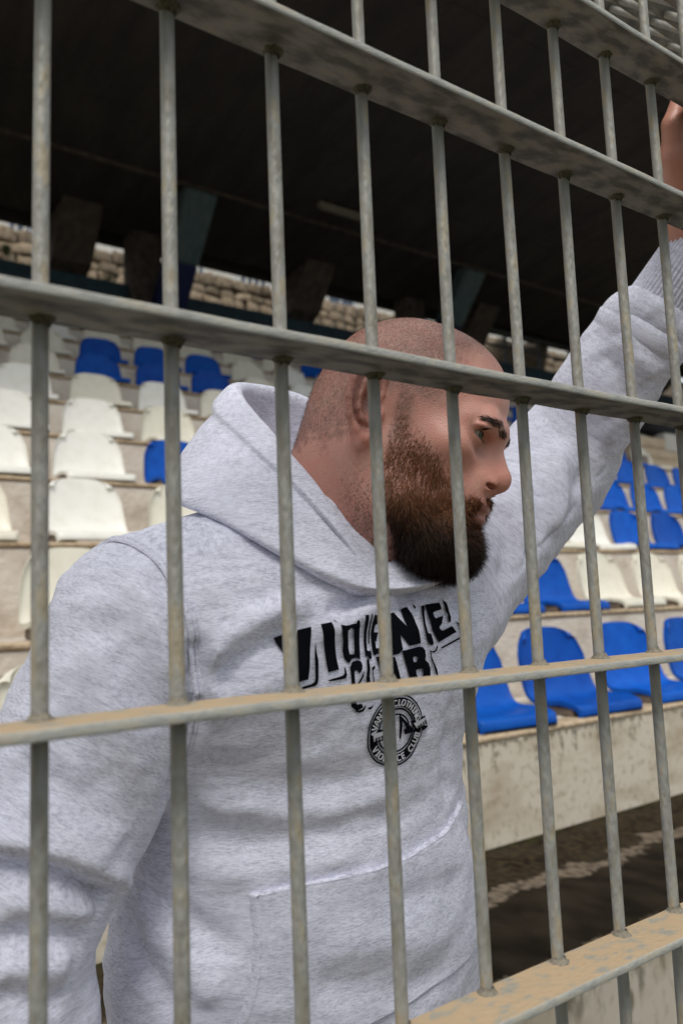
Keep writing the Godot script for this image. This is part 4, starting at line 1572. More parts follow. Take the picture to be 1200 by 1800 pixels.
var heather_tex: ImageTexture
func make_heather_image() -> ImageTexture:
	# melange knit: pale grey with darker flecks drawn out along the courses
	var w := 1024
	var a := noise_of(0.055, 3, 101)
	var b := noise_of(0.012, 3, 102)
	var c := noise_of(0.22, 2, 103)
	var ia := a.get_seamless_image(w, w)
	var ib := b.get_seamless_image(w, w)
	var ic := c.get_seamless_image(w, w)
	var da := ia.get_data()
	var db := ib.get_data()
	var dc := ic.get_data()
	var out := PackedByteArray()
	out.resize(w * w * 3)
	var lut := PackedByteArray()
	for i in 256:
		var t := i / 255.0
		var l := Color(0.40, 0.405, 0.485).lerp(Color(0.78, 0.785, 0.90), clampf(t, 0, 1)).linear_to_srgb()
		lut.append(int(l.r * 255))
		lut.append(int(l.g * 255))
		lut.append(int(l.b * 255))
	for i in w * w:
		var x := (da[i] - 128) * 1.0 + (db[i] - 128) * 0.5 + (dc[i] - 128) * 0.7
		var t := 0.66 + x / 255.0 * 1.0
		if t < 0.42:
			t -= (0.42 - t) * 0.8
		var k := clampi(int(t * 255), 0, 255) * 3
		out[i * 3] = lut[k]
		out[i * 3 + 1] = lut[k + 1]
		out[i * 3 + 2] = lut[k + 2]
	return ImageTexture.create_from_image(Image.create_from_data(w, w, false, Image.FORMAT_RGB8, out))

func cloth_mat() -> StandardMaterial3D:
	if heather_tex == null:
		heather_tex = make_heather_image()
	var m := StandardMaterial3D.new()
	m.albedo_texture = heather_tex
	m.roughness = 0.95
	m.metallic_specular = 0.2
	m.rim_enabled = true
	m.rim = 0.25
	m.uv1_triplanar = true
	m.uv1_triplanar_sharpness = 6.0
	m.uv1_scale = Vector3(2.1, 11.0, 2.1)
	m.normal_enabled = true
	m.normal_texture = bump_tex(0.18, 3, 105, 3.0)
	m.normal_scale = 0.25
	return m

func hoodie_field() -> Field:
	var f := body_field(0.0, 0.072)
	return f

var cloth_f: Field
const TORSO_PRIMS := [0, 1, 2, 3, 4, 5]
const RIGHT_PRIMS := [6, 7]
const LEFT_PRIMS := [8, 9]

func min_of(f: Field, l: Array, p: Vector3) -> float:
	var d := 1e9
	for i in l:
		d = minf(d, f.one(i, p))
	return d

func seg_dist(p: Vector3, a: Vector3, b: Vector3) -> float:
	var ba := b - a
	var t := clampf((p - a).dot(ba) / maxf(ba.length_squared(), 1e-9), 0.0, 1.0)
	return (p - a - ba * t).length()

var hm_cell := 0.004
var hm := {}

func make_hoodie():
	hood_mat = cloth_mat()
	var f := hoodie_field()
	cloth_f = f
	var h := mesh_field(f, Vector3(0.02, -0.64, -1.0), Vector3(1.0, 0.50, -0.40), 0.0046)
	var v: PackedVector3Array = h.v
	var ix: PackedInt32Array = h.ix
	var n := smooth_normals(v, ix)
	big = noise_of(9.0, 3, 201)
	var cls := PackedInt32Array()
	cls.resize(v.size())
	for i in v.size():
		var p := v[i]
		var dt := min_of(f, TORSO_PRIMS, p)
		var dr := min_of(f, RIGHT_PRIMS, p) + 0.004
		var dl := min_of(f, LEFT_PRIMS, p) + 0.004
		var c := 0
		var seam := (p - Vector3(0.2627, 0.0067, -0.6059)).dot(Vector3(0.9587, 0.1523, -0.2404))
		if (seam < 0.0 and dr < dt + 0.045 and p.x < 0.33) or dr < dt - 0.02:
			c = 1 if f.one(6, p) < f.one(7, p) else 2
		elif dl < dt:
			c = 3 if f.one(8, p) < f.one(9, p) else 4
		cls[i] = c
		var d := 0.0
		var sm := absf(dl - dt)
		if p.x < 0.4 and p.y > -0.16 and dr < dt + 0.06:
			sm = absf(seam)
		if sm < 0.02:
			d -= 0.0020 * exp(-pow(sm / 0.006, 2.0))
		d += wrinkle(p)
		v[i] = p + n[i] * d
	n = smooth_normals(v, ix)
	# height of the front of the torso, to lay pocket and print on
	for i in v.size():
		if n[i].z > 0.15 and cls[i] == 0:
			var key := Vector2i(int(floor(v[i].x / hm_cell)), int(floor(v[i].y / hm_cell)))
			var was: Vector2 = hm.get(key, Vector2.ZERO)
			hm[key] = was + Vector2(v[i].z, 1.0)
	var names := ["hoodie", "sleeve", "lower_sleeve", "sleeve", "lower_sleeve"]
	var frames := [Basis(), along(RE - RS), along(RW - RE), along(LE - LS), along(LW - LE)]
	var origin := [Vector3(0.46, -0.3, -0.7), RS, RE, LS, LE]
	var hoodie: MeshInstance3D
	for c in 5:
		var map := {}
		var vv := PackedVector3Array()
		var nn := PackedVector3Array()
		var ii := PackedInt32Array()
		var xf := Transform3D(frames[c], origin[c])
		var inv := xf.affine_inverse()
		var ib: Basis = frames[c].inverse()
		for t in range(0, ix.size(), 3):
			if cls[ix[t]] != c:
				continue
			for k in 3:
				var o := ix[t + k]
				if not map.has(o):
					map[o] = vv.size()
					vv.append(inv * v[o])
					nn.append(ib * n[o])
				ii.append(map[o])
		var m := from_arrays(vv, ii, nn)
		if c == 0:
			hoodie = part("hoodie", m, hood_mat, person, in_person() * xf)
			hoodie.set_meta("label", "light grey melange hoodie with black lettering on the chest")
			hoodie_inv = xf.affine_inverse()
		else:
			part(names[c], m, hood_mat, hoodie, hoodie_inv * xf)
	make_seam(hoodie)
	make_hood(hoodie)
	make_cuff(hoodie)
	make_pocket(hoodie)
	make_print(hoodie)

var hoodie_inv := Transform3D()

func along(d: Vector3) -> Basis:
	var y := d.normalized()
	var x := y.cross(Vector3(0, 0, 1)).normalized()
	return Basis(x, y, x.cross(y))

var big: FastNoiseLite
func wrinkle(p: Vector3) -> float:
	return big.get_noise_3d(p.x, p.y * 1.6, p.z) * 0.0050 + big.get_noise_3d(p.x * 2.6 + 5.0, p.y * 3.6, p.z * 2.6) * 0.0018 + folds(p) * 1.9

# the sewn armhole of the right sleeve: two stitched ridges with a groove between
func make_seam(hoodie: Node3D):
	var c := Vector3(0.2627, 0.0067, -0.6059)
	var n := Vector3(0.9587, 0.1523, -0.2404).normalized()
	var mid := RS - n * (RS - c).dot(n)
	var u := (Vector3.UP - n * n.y).normalized()
	var w := n.cross(u)
	var l := cloth_f.all()
	var runs := [[]]
	for i in 300:
		var a := TAU * i / 300.0
		var dir := u * cos(a) + w * sin(a)
		var r := 0.03
		var found := false
		while r < 0.125:
			if cloth_f.value(mid + dir * r, l) > 0.0:
				found = true
				break
			r += 0.0006
		if found:
			runs[-1].append(mid + dir * r)
		elif runs[-1].size() > 0:
			runs.append([])
	if runs.size() > 1 and runs[0].size() > 0 and runs[-1].size() > 0:
		var first: Array = runs.pop_front()
		runs[-1].append_array(first)
	var best := []
	for q in runs:
		if q.size() > best.size():
			best = q
	var rows := []
	var e := 0.002
	var sect := [Vector2(-0.0045, -0.0012), Vector2(-0.0032, 0.0012), Vector2(-0.0012, 0.0016), Vector2(-0.0004, -0.0004), Vector2(0.0004, -0.0004), Vector2(0.0012, 0.0016), Vector2(0.0032, 0.0012), Vector2(0.0045, -0.0012)]
	for p in best:
		var g := Vector3(cloth_f.value(p + Vector3(e, 0, 0), l) - cloth_f.value(p - Vector3(e, 0, 0), l), cloth_f.value(p + Vector3(0, e, 0), l) - cloth_f.value(p - Vector3(0, e, 0), l), cloth_f.value(p + Vector3(0, 0, e), l) - cloth_f.value(p - Vector3(0, 0, e), l)).normalized()
		var side := (n - g * n.dot(g)).normalized()
		var line := []
		for s in sect:
			line.append(hoodie_inv * (p + side * s.x + g * (wrinkle(p) + 0.0004 + s.y)))
		rows.append(line)
	if rows.size() > 4:
		part("armhole_seam", grid_mesh(rows, false, false, false), hood_mat, hoodie)

func front_z(x: float, y: float) -> float:
	var fx := x / hm_cell - 0.5
	var fy := y / hm_cell - 0.5
	var i := int(floor(fx))
	var j := int(floor(fy))
	var s := 0.0
	var w := 0.0
	for a in range(-2, 4):
		for b in range(-2, 4):
			var k := Vector2i(i + a, j + b)
			if hm.has(k):
				var dx: float = fx - (i + a)
				var dy: float = fy - (j + b)
				var g := exp(-(dx * dx + dy * dy) * 0.55)
				s += hm[k].x * g
				w += hm[k].y * g
	if w < 1e-6:
		var p := Vector3(x, y, -0.45)
		var l := cloth_f.all()
		for q in 60:
			var d := cloth_f.value(p, l)
			if d < 0.0005 or p.z < -0.9:
				break
			p.z -= d * 0.8
		return p.z
	return s / w

func folds(p: Vector3) -> float:
	var d := 0.0
	for s in FOLDS:
		var c: Vector3 = s[0]
		var r: float = s[1]
		if p.distance_squared_to(c) > r * r:
			continue
		var pts: Array = s[4]
		var best := 1e9
		var along_t := 0.0
		for i in pts.size() - 1:
			var a: Vector3 = pts[i]
			var ba: Vector3 = pts[i + 1] - a
			var t := clampf((p - a).dot(ba) / maxf(ba.length_squared(), 1e-9), 0.0, 1.0)
			var e := (p - a - ba * t).length()
			if e < best:
				best = e
				along_t = (i + t) / (pts.size() - 1)
		var fade := smoothstep(0.0, 0.22, along_t) * smoothstep(1.0, 0.78, along_t) if not s[5] else 1.0
		d += s[2] * exp(-pow(best / s[3], 2.0)) * fade
	return d

# control rings of the hood round the neck, front first, then his right side, back and left: rim, base
const HOOD := [
	[Vector3(0.452, 0.030, -0.588), Vector3(0.449, 0.012, -0.588)],
	[Vector3(0.419, 0.070, -0.592), Vector3(0.406, 0.022, -0.588)],
	[Vector3(0.402, 0.112, -0.614), Vector3(0.362, 0.048, -0.602)],
	[Vector3(0.384, 0.158, -0.652), Vector3(0.334, 0.078, -0.640)],
	[Vector3(0.376, 0.217, -0.718), Vector3(0.325, 0.104, -0.704)],
	[Vector3(0.424, 0.244, -0.778), Vector3(0.385, 0.120, -0.810)],
	[Vector3(0.512, 0.242, -0.795), Vector3(0.500, 0.130, -0.845)],
	[Vector3(0.588, 0.176, -0.735), Vector3(0.620, 0.090, -0.772)],
	[Vector3(0.573, 0.085, -0.660), Vector3(0.605, 0.045, -0.650)],
	[Vector3(0.505, 0.045, -0.602), Vector3(0.515, 0.018, -0.592)],
]

func loop_at(col: int, t: float) -> Vector3:
	var n := HOOD.size()
	var k := int(floor(t))
	var f := t - k
	var g := func(i): return HOOD[posmod(i, n)][col]
	return g.call(k).cubic_interpolate(g.call(k + 1), g.call(k - 1), g.call(k + 2), f)

func make_hood(hoodie: Node3D):
	var n := HOOD.size()
	var nu := 200
	var rows := []
	var axis := Vector3(0.475, 0.0, -0.675)
	var wr := noise_of(7.0, 3, 333)
	var prof_n := 56
	for j in prof_n:
		rows.append([])
	for i in nu:
		var t := float(i) / nu * n
		var rim := loop_at(0, t)
		var base := loop_at(1, t)
		var mid := (rim + base) * 0.5
		var out := Vector3(mid.x - axis.x, 0, mid.z - axis.z).normalized()
		var hgt := (rim - base).length()
		var up := (rim - base).normalized()
		var back := smoothstep(2.0, 4.5, t) * smoothstep(8.2, 6.5, t)
		var th := 0.008 + 0.004 * back
		var bulge := 0.010 + 0.018 * back
		# profile: tucked under, bulging outside, round rim, then down inside to the neck
		var c := [base - out * 0.030 - up * 0.004, base - out * 0.006 - up * 0.006, base + out * (0.015 + bulge * 0.35) + up * hgt * 0.05, base.lerp(rim, 0.42) + out * bulge, base.lerp(rim, 0.80) + out * (0.004 + bulge * 0.35), rim + out * th * 0.8, rim + up * th * 0.9, rim - out * th, rim - out * (th + 0.004) - up * hgt * 0.25, rim - out * (th + 0.008 + 0.012 * back) - up * (hgt * 0.6 + 0.02), rim - out * (th + 0.03) - up * (hgt * 0.9 + 0.05)]
		for j in prof_n:
			var s := float(j) / (prof_n - 1) * (c.size() - 1)
			var k := mini(int(s), c.size() - 2)
			var p: Vector3 = c[k].cubic_interpolate(c[k + 1], c[maxi(k - 1, 0)], c[mini(k + 2, c.size() - 1)], s - k)
			p += out * wr.get_noise_3dv(p) * 0.004
			# hem seam a hand's breadth below the rim
			var sk := smoothstep(0.3, 1.2, minf(t, n - t))
			p -= out * 0.0050 * exp(-pow((s - 3.95) / 0.13, 2.0)) * sk
			p += out * 0.0030 * exp(-pow((s - 4.45) / 0.35, 2.0)) * sk
			rows[j].append(p)
	var xf := Transform3D(Basis(), Vector3(0.47, 0.1, -0.68))
	var inv := xf.affine_inverse()
	for r in rows:
		for i in r.size():
			r[i] = inv * r[i]
	part("hood", grid_mesh(rows, true, true, false), hood_mat, hoodie, hoodie_inv * xf)

func make_cuff(hoodie: Node3D):
	for side in 2:
		var a := LE if side == 0 else RE
		var b := LW if side == 0 else RW
		var d := (b - a).normalized()
		var bas := along(b - a)
		var rows := []
		var cuts := [[-0.030, 0.052], [-0.020, 0.061], [-0.004, 0.0625], [0.006, 0.055], [0.009, 0.0465], [0.03, 0.0430], [0.07, 0.0410], [0.130, 0.0380], [0.134, 0.0360], [0.128, 0.032]]
		for c in cuts:
			var line := []
			for s in 288:
				var an := TAU * s / 288
				var rib: float = 0.0009 * sin(an * 48.0) if c[0] > 0.0085 else 0.0
				line.append(Vector3(cos(an), 0, sin(an)) * (c[1] + rib) + Vector3(0, c[0], 0))
			rows.append(line)
		var xf := Transform3D(bas, b - d * (0.066 if side == 0 else 0.035))
		part("cuff", grid_mesh(rows, true, true, false), hood_mat, hoodie, hoodie_inv * xf)

func make_pocket(hoodie: Node3D):
	if POCKET.is_empty():
		return
	var rows := []
	var nv := 44
	var nu := 70
	var lift := func(e: float): return 0.0070 * smoothstep(0.0, 0.0035, e) - 0.0022 * exp(-pow((e - 0.008) / 0.0013, 2.0)) - 0.001
	for j in nv:
		var line := []
		var t := float(j) / (nv - 1)
		t = t * t * 0.35 + t * 0.65
		for i in nu:
			var s := float(i) / (nu - 1)
			s = clampf(s + 0.12 * sin(s * TAU) * -0.6, 0, 1)
			var a := poly_at(POCKET[0], t)
			var b := poly_at(POCKET[1], t)
			var top := poly_at(POCKET[2], s)
			var lin := a.lerp(b, s)
			var p: Vector2 = lin + (top - POCKET[0][0].lerp(POCKET[1][0], s)) * (1.0 - t)
			var e := minf(s * (b - a).length(), t * 0.30)
			line.append(Vector3(p.x, p.y, front_z(p.x, p.y) + lift.call(e)))
		rows.append(line)
	for r in rows:
		for i in r.size():
			r[i] = hoodie_inv * r[i]
	part("pocket", grid_mesh(rows, false, false, false), hood_mat, hoodie).set_meta("label", "kangaroo pocket with stitched edge")

func poly_at(l: Array, t: float) -> Vector2:
	var s := clampf(t, 0, 1) * (l.size() - 1)
	var k := mini(int(s), l.size() - 2)
	return l[k].cubic_interpolate(l[k + 1], l[maxi(k - 1, 0)], l[mini(k + 2, l.size() - 1)], s - k)

func make_trousers():
	var f := Field.new()
	f.cone(Vector3(0.47, -0.60, -0.765), Vector3(0.47, -0.68, -0.765), 0.165, 0.165, 0.04, false, Vector3(1, 1, 1.3))
	for s in [-1.0, 1.0]:
		var hip := Vector3(0.47 + s * 0.085, -0.70, -0.765)
		var knee := Vector3(0.47 + s * 0.10, -1.03, -0.74)
		var ank := Vector3(0.47 + s * 0.11, -1.37, -0.775)
		f.cone(hip, knee, 0.095, 0.070, 0.04)
		f.cone(knee, ank, 0.068, 0.055, 0.03)
	var h := mesh_field(f, Vector3(0.2, -1.43, -1.0), Vector3(0.75, -0.40, -0.5), 0.011)
	var v: PackedVector3Array = h.v
	part("trousers", from_arrays(v, h.ix), mat(Color(0.02, 0.021, 0.025), 0.9), person, in_person())
	for s in [-1.0, 1.0]:
		var g := Field.new()
		var a := Vector3(0.47 + s * 0.11, -1.415, -0.80)
		g.cone(a, a + Vector3(s * 0.02, -0.004, 0.17), 0.038, 0.034, 0.03)
		g.cone(a + Vector3(0, 0.05, 0.01), a + Vector3(0, 0.0, 0.05), 0.042, 0.04, 0.03)
		var q := mesh_field(g, a - Vector3(0.1, 0.035, 0.08), a + Vector3(0.12, 0.13, 0.26), 0.006)
		part("shoe", from_arrays(q.v, q.ix), mat(Color(0.5, 0.5, 0.5), 0.6), person, in_person())
# folds and creases of the cloth: centre, reach, height, width, line, whether its ends stay sharp
var FOLDS := [
	[Vector3(0.258, -0.013, -0.607), 0.091, -0.0035, 0.0110, [Vector3(0.244, 0.047, -0.624), Vector3(0.250, 0.016, -0.598), Vector3(0.256, -0.015, -0.589), Vector3(0.265, -0.042, -0.589), Vector3(0.272, -0.074, -0.597)], false],
	[Vector3(0.243, -0.017, -0.614), 0.099, 0.0030, 0.0120, [Vector3(0.230, 0.048, -0.636), Vector3(0.236, 0.017, -0.603), Vector3(0.245, -0.015, -0.592), Vector3(0.252, -0.046, -0.592), Vector3(0.257, -0.082, -0.599)], false],
	[Vector3(0.223, -0.044, -0.609), 0.091, -0.0030, 0.0140, [Vector3(0.206, 0.009, -0.620), Vector3(0.217, -0.026, -0.603), Vector3(0.230, -0.061, -0.597), Vector3(0.241, -0.097, -0.601)], false],
	[Vector3(0.212, -0.069, -0.619), 0.109, 0.0025, 0.0140, [Vector3(0.191, 0.001, -0.636), Vector3(0.200, -0.034, -0.612), Vector3(0.212, -0.073, -0.601), Vector3(0.225, -0.108, -0.601), Vector3(0.234, -0.140, -0.609)], false],
	[Vector3(0.188, -0.093, -0.631), 0.095, -0.0025, 0.0140, [Vector3(0.165, -0.042, -0.655), Vector3(0.177, -0.079, -0.619), Vector3(0.194, -0.112, -0.606), Vector3(0.211, -0.144, -0.606)], false],
	[Vector3(0.183, -0.135, -0.625), 0.081, -0.0030, 0.0120, [Vector3(0.147, -0.103, -0.644), Vector3(0.168, -0.118, -0.617), Vector3(0.194, -0.145, -0.607), Vector3(0.220, -0.167, -0.613)], false],
	[Vector3(0.179, -0.155, -0.623), 0.079, 0.0030, 0.0120, [Vector3(0.142, -0.125, -0.638), Vector3(0.168, -0.142, -0.614), Vector3(0.191, -0.161, -0.608), Vector3(0.217, -0.184, -0.617)], false],
	[Vector3(0.173, -0.182, -0.626), 0.090, 0.0080, 0.0150, [Vector3(0.127, -0.157, -0.642), Vector3(0.157, -0.166, -0.617), Vector3(0.183, -0.180, -0.611), Vector3(0.211, -0.200, -0.620), Vector3(0.219, -0.206, -0.626)], true],
	[Vector3(0.169, -0.191, -0.624), 0.071, -0.0130, 0.0090, [Vector3(0.126, -0.171, -0.637), Vector3(0.156, -0.178, -0.616), Vector3(0.179, -0.189, -0.612), Vector3(0.199, -0.203, -0.617), Vector3(0.212, -0.212, -0.625)], true],
	[Vector3(0.168, -0.211, -0.623), 0.075, 0.0050, 0.0130, [Vector3(0.129, -0.194, -0.629), Vector3(0.157, -0.200, -0.616), Vector3(0.185, -0.215, -0.616), Vector3(0.208, -0.228, -0.630)], false],
	[Vector3(0.170, -0.223, -0.624), 0.067, -0.0050, 0.0100, [Vector3(0.128, -0.217, -0.624), Vector3(0.153, -0.224, -0.616), Vector3(0.181, -0.229, -0.619), Vector3(0.211, -0.230, -0.632)], false],
	[Vector3(0.158, -0.243, -0.621), 0.062, 0.0050, 0.0130, [Vector3(0.128, -0.235, -0.621), Vector3(0.157, -0.245, -0.617), Vector3(0.187, -0.252, -0.625)], false],
	[Vector3(0.156, -0.264, -0.621), 0.053, -0.0040, 0.0100, [Vector3(0.128, -0.255, -0.621), Vector3(0.157, -0.268, -0.618), Vector3(0.183, -0.274, -0.625)], false],
	[Vector3(0.271, -0.088, -0.609), 0.082, -0.0060, 0.0080, [Vector3(0.274, -0.030, -0.587), Vector3(0.273, -0.056, -0.592), Vector3(0.273, -0.084, -0.601), Vector3(0.271, -0.121, -0.620), Vector3(0.267, -0.147, -0.631)], true],
	[Vector3(0.283, -0.048, -0.591), 0.054, 0.0040, 0.0110, [Vector3(0.284, -0.021, -0.586), Vector3(0.283, -0.048, -0.588), Vector3(0.283, -0.075, -0.596)], false],
	[Vector3(0.332, -0.017, -0.585), 0.094, 0.0050, 0.0140, [Vector3(0.276, -0.041, -0.588), Vector3(0.297, -0.026, -0.584), Vector3(0.322, -0.014, -0.581), Vector3(0.356, -0.001, -0.583), Vector3(0.387, 0.008, -0.585)], false],
	[Vector3(0.321, -0.039, -0.586), 0.080, -0.0050, 0.0120, [Vector3(0.277, -0.063, -0.593), Vector3(0.295, -0.049, -0.585), Vector3(0.315, -0.034, -0.580), Vector3(0.342, -0.022, -0.579), Vector3(0.365, -0.015, -0.580)], false],
	[Vector3(0.323, -0.069, -0.589), 0.079, 0.0030, 0.0130, [Vector3(0.279, -0.084, -0.601), Vector3(0.299, -0.074, -0.590), Vector3(0.330, -0.061, -0.579), Vector3(0.367, -0.054, -0.577)], false],
	[Vector3(0.418, 0.003, -0.584), 0.053, -0.0050, 0.0090, [Vector3(0.446, 0.017, -0.588), Vector3(0.429, 0.007, -0.585), Vector3(0.409, -0.003, -0.582), Vector3(0.389, -0.010, -0.581)], false],
	[Vector3(0.425, -0.003, -0.583), 0.085, 0.0045, 0.0110, [Vector3(0.480, 0.016, -0.589), Vector3(0.452, 0.003, -0.584), Vector3(0.422, -0.011, -0.580), Vector3(0.393, -0.020, -0.578), Vector3(0.370, -0.022, -0.578)], false],
	[Vector3(0.346, 0.013, -0.589), 0.068, -0.0030, 0.0100, [Vector3(0.390, 0.018, -0.589), Vector3(0.365, 0.013, -0.588), Vector3(0.331, 0.009, -0.587), Vector3(0.301, 0.011, -0.591)], false],
	[Vector3(0.492, 0.009, -0.588), 0.044, -0.0040, 0.0090, [Vector3(0.509, 0.021, -0.593), Vector3(0.493, 0.008, -0.588), Vector3(0.474, -0.004, -0.583)], false],
	[Vector3(0.534, 0.006, -0.591), 0.040, 0.0040, 0.0100, [Vector3(0.534, 0.021, -0.596), Vector3(0.536, 0.007, -0.591), Vector3(0.533, -0.010, -0.586)], false],
	[Vector3(0.559, 0.001, -0.593), 0.043, -0.0040, 0.0090, [Vector3(0.555, 0.021, -0.598), Vector3(0.555, 0.001, -0.592), Vector3(0.562, -0.019, -0.589)], false],
	[Vector3(0.374, -0.137, -0.605), 0.139, -0.0030, 0.0160, [Vector3(0.277, -0.117, -0.620), Vector3(0.321, -0.141, -0.616), Vector3(0.369, -0.154, -0.604), Vector3(0.422, -0.156, -0.593), Vector3(0.472, -0.150, -0.591)], false],
	[Vector3(0.397, -0.163, -0.621), 0.150, 0.0030, 0.0160, [Vector3(0.290, -0.151, -0.649), Vector3(0.327, -0.167, -0.627), Vector3(0.376, -0.175, -0.606), Vector3(0.434, -0.175, -0.594), Vector3(0.504, -0.166, -0.597)], false],
	[Vector3(0.415, -0.188, -0.636), 0.169, -0.0035, 0.0140, [Vector3(0.286, -0.179, -0.678), Vector3(0.314, -0.192, -0.646), Vector3(0.350, -0.197, -0.621), Vector3(0.401, -0.197, -0.602), Vector3(0.466, -0.193, -0.595), Vector3(0.543, -0.185, -0.610)], false],
	[Vector3(0.364, -0.216, -0.642), 0.128, 0.0030, 0.0140, [Vector3(0.282, -0.209, -0.689), Vector3(0.310, -0.220, -0.650), Vector3(0.341, -0.223, -0.626), Vector3(0.391, -0.220, -0.605), Vector3(0.446, -0.217, -0.596)], false],
	[Vector3(0.299, -0.266, -0.670), 0.084, -0.0040, 0.0130, [Vector3(0.272, -0.240, -0.708), Vector3(0.288, -0.253, -0.672), Vector3(0.308, -0.274, -0.648), Vector3(0.326, -0.292, -0.633)], false],
	[Vector3(0.290, -0.300, -0.675), 0.086, 0.0040, 0.0140, [Vector3(0.267, -0.268, -0.710), Vector3(0.283, -0.280, -0.674), Vector3(0.299, -0.305, -0.653), Vector3(0.313, -0.331, -0.641)], false],
	[Vector3(0.276, -0.301, -0.700), 0.081, -0.0040, 0.0120, [Vector3(0.263, -0.264, -0.735), Vector3(0.266, -0.294, -0.702), Vector3(0.276, -0.317, -0.681), Vector3(0.288, -0.337, -0.664)], false],
	[Vector3(0.500, -0.260, -0.606), 0.100, -0.0030, 0.0130, [Vector3(0.432, -0.248, -0.597), Vector3(0.469, -0.266, -0.595), Vector3(0.514, -0.272, -0.600), Vector3(0.567, -0.273, -0.617)], false],
	[Vector3(0.480, -0.295, -0.607), 0.128, 0.0030, 0.0140, [Vector3(0.388, -0.277, -0.605), Vector3(0.435, -0.296, -0.596), Vector3(0.494, -0.307, -0.596), Vector3(0.572, -0.312, -0.618)], false],
	[Vector3(0.456, -0.330, -0.603), 0.124, -0.0030, 0.0140, [Vector3(0.368, -0.310, -0.611), Vector3(0.406, -0.327, -0.600), Vector3(0.464, -0.339, -0.595), Vector3(0.544, -0.349, -0.608)], false],
	[Vector3(0.552, -0.143, -0.603), 0.090, -0.0030, 0.0100, [Vector3(0.545, -0.079, -0.587), Vector3(0.546, -0.124, -0.600), Vector3(0.543, -0.163, -0.608), Vector3(0.561, -0.206, -0.618)], false],
	[Vector3(0.730, 0.106, -0.649), 0.107, -0.0060, 0.0100, [Vector3(0.764, 0.179, -0.671), Vector3(0.750, 0.138, -0.643), Vector3(0.738, 0.098, -0.631), Vector3(0.720, 0.060, -0.628), Vector3(0.696, 0.033, -0.626)], false],
	[Vector3(0.776, 0.139, -0.643), 0.105, 0.0050, 0.0130, [Vector3(0.801, 0.208, -0.653), Vector3(0.791, 0.154, -0.641), Vector3(0.777, 0.110, -0.633), Vector3(0.751, 0.071, -0.632)], false],
	[Vector3(0.819, 0.175, -0.628), 0.087, -0.0040, 0.0120, [Vector3(0.820, 0.232, -0.618), Vector3(0.829, 0.197, -0.623), Vector3(0.830, 0.155, -0.632), Vector3(0.809, 0.118, -0.637)], false],
	[Vector3(0.843, 0.217, -0.607), 0.069, 0.0035, 0.0130, [Vector3(0.828, 0.250, -0.597), Vector3(0.846, 0.216, -0.600), Vector3(0.858, 0.184, -0.617)], false],
	[Vector3(0.842, 0.271, -0.586), 0.070, -0.0035, 0.0120, [Vector3(0.823, 0.307, -0.596), Vector3(0.836, 0.267, -0.577), Vector3(0.860, 0.235, -0.580)], false],
	[Vector3(0.852, 0.291, -0.565), 0.069, 0.0035, 0.0120, [Vector3(0.828, 0.323, -0.574), Vector3(0.845, 0.284, -0.557), Vector3(0.876, 0.260, -0.556)], false],
	[Vector3(0.869, 0.321, -0.548), 0.066, -0.0050, 0.0090, [Vector3(0.836, 0.347, -0.565), Vector3(0.843, 0.319, -0.544), Vector3(0.863, 0.302, -0.533), Vector3(0.901, 0.296, -0.530)], false],
	[Vector3(0.870, 0.352, -0.547), 0.060, 0.0050, 0.0100, [Vector3(0.866, 0.376, -0.571), Vector3(0.857, 0.341, -0.536), Vector3(0.884, 0.327, -0.524)], false],
	[Vector3(0.664, 0.065, -0.632), 0.090, -0.0040, 0.0120, [Vector3(0.692, 0.115, -0.651), Vector3(0.681, 0.073, -0.630), Vector3(0.665, 0.040, -0.622), Vector3(0.635, 0.014, -0.613)], false],
	[Vector3(0.784, 0.153, -0.589), 0.182, -0.0016, 0.0026, [Vector3(0.896, 0.280, -0.540), Vector3(0.887, 0.249, -0.565), Vector3(0.875, 0.214, -0.593), Vector3(0.860, 0.157, -0.629), Vector3(0.797, 0.100, -0.637), Vector3(0.732, 0.057, -0.630), Vector3(0.673, 0.027, -0.622)], true],
]
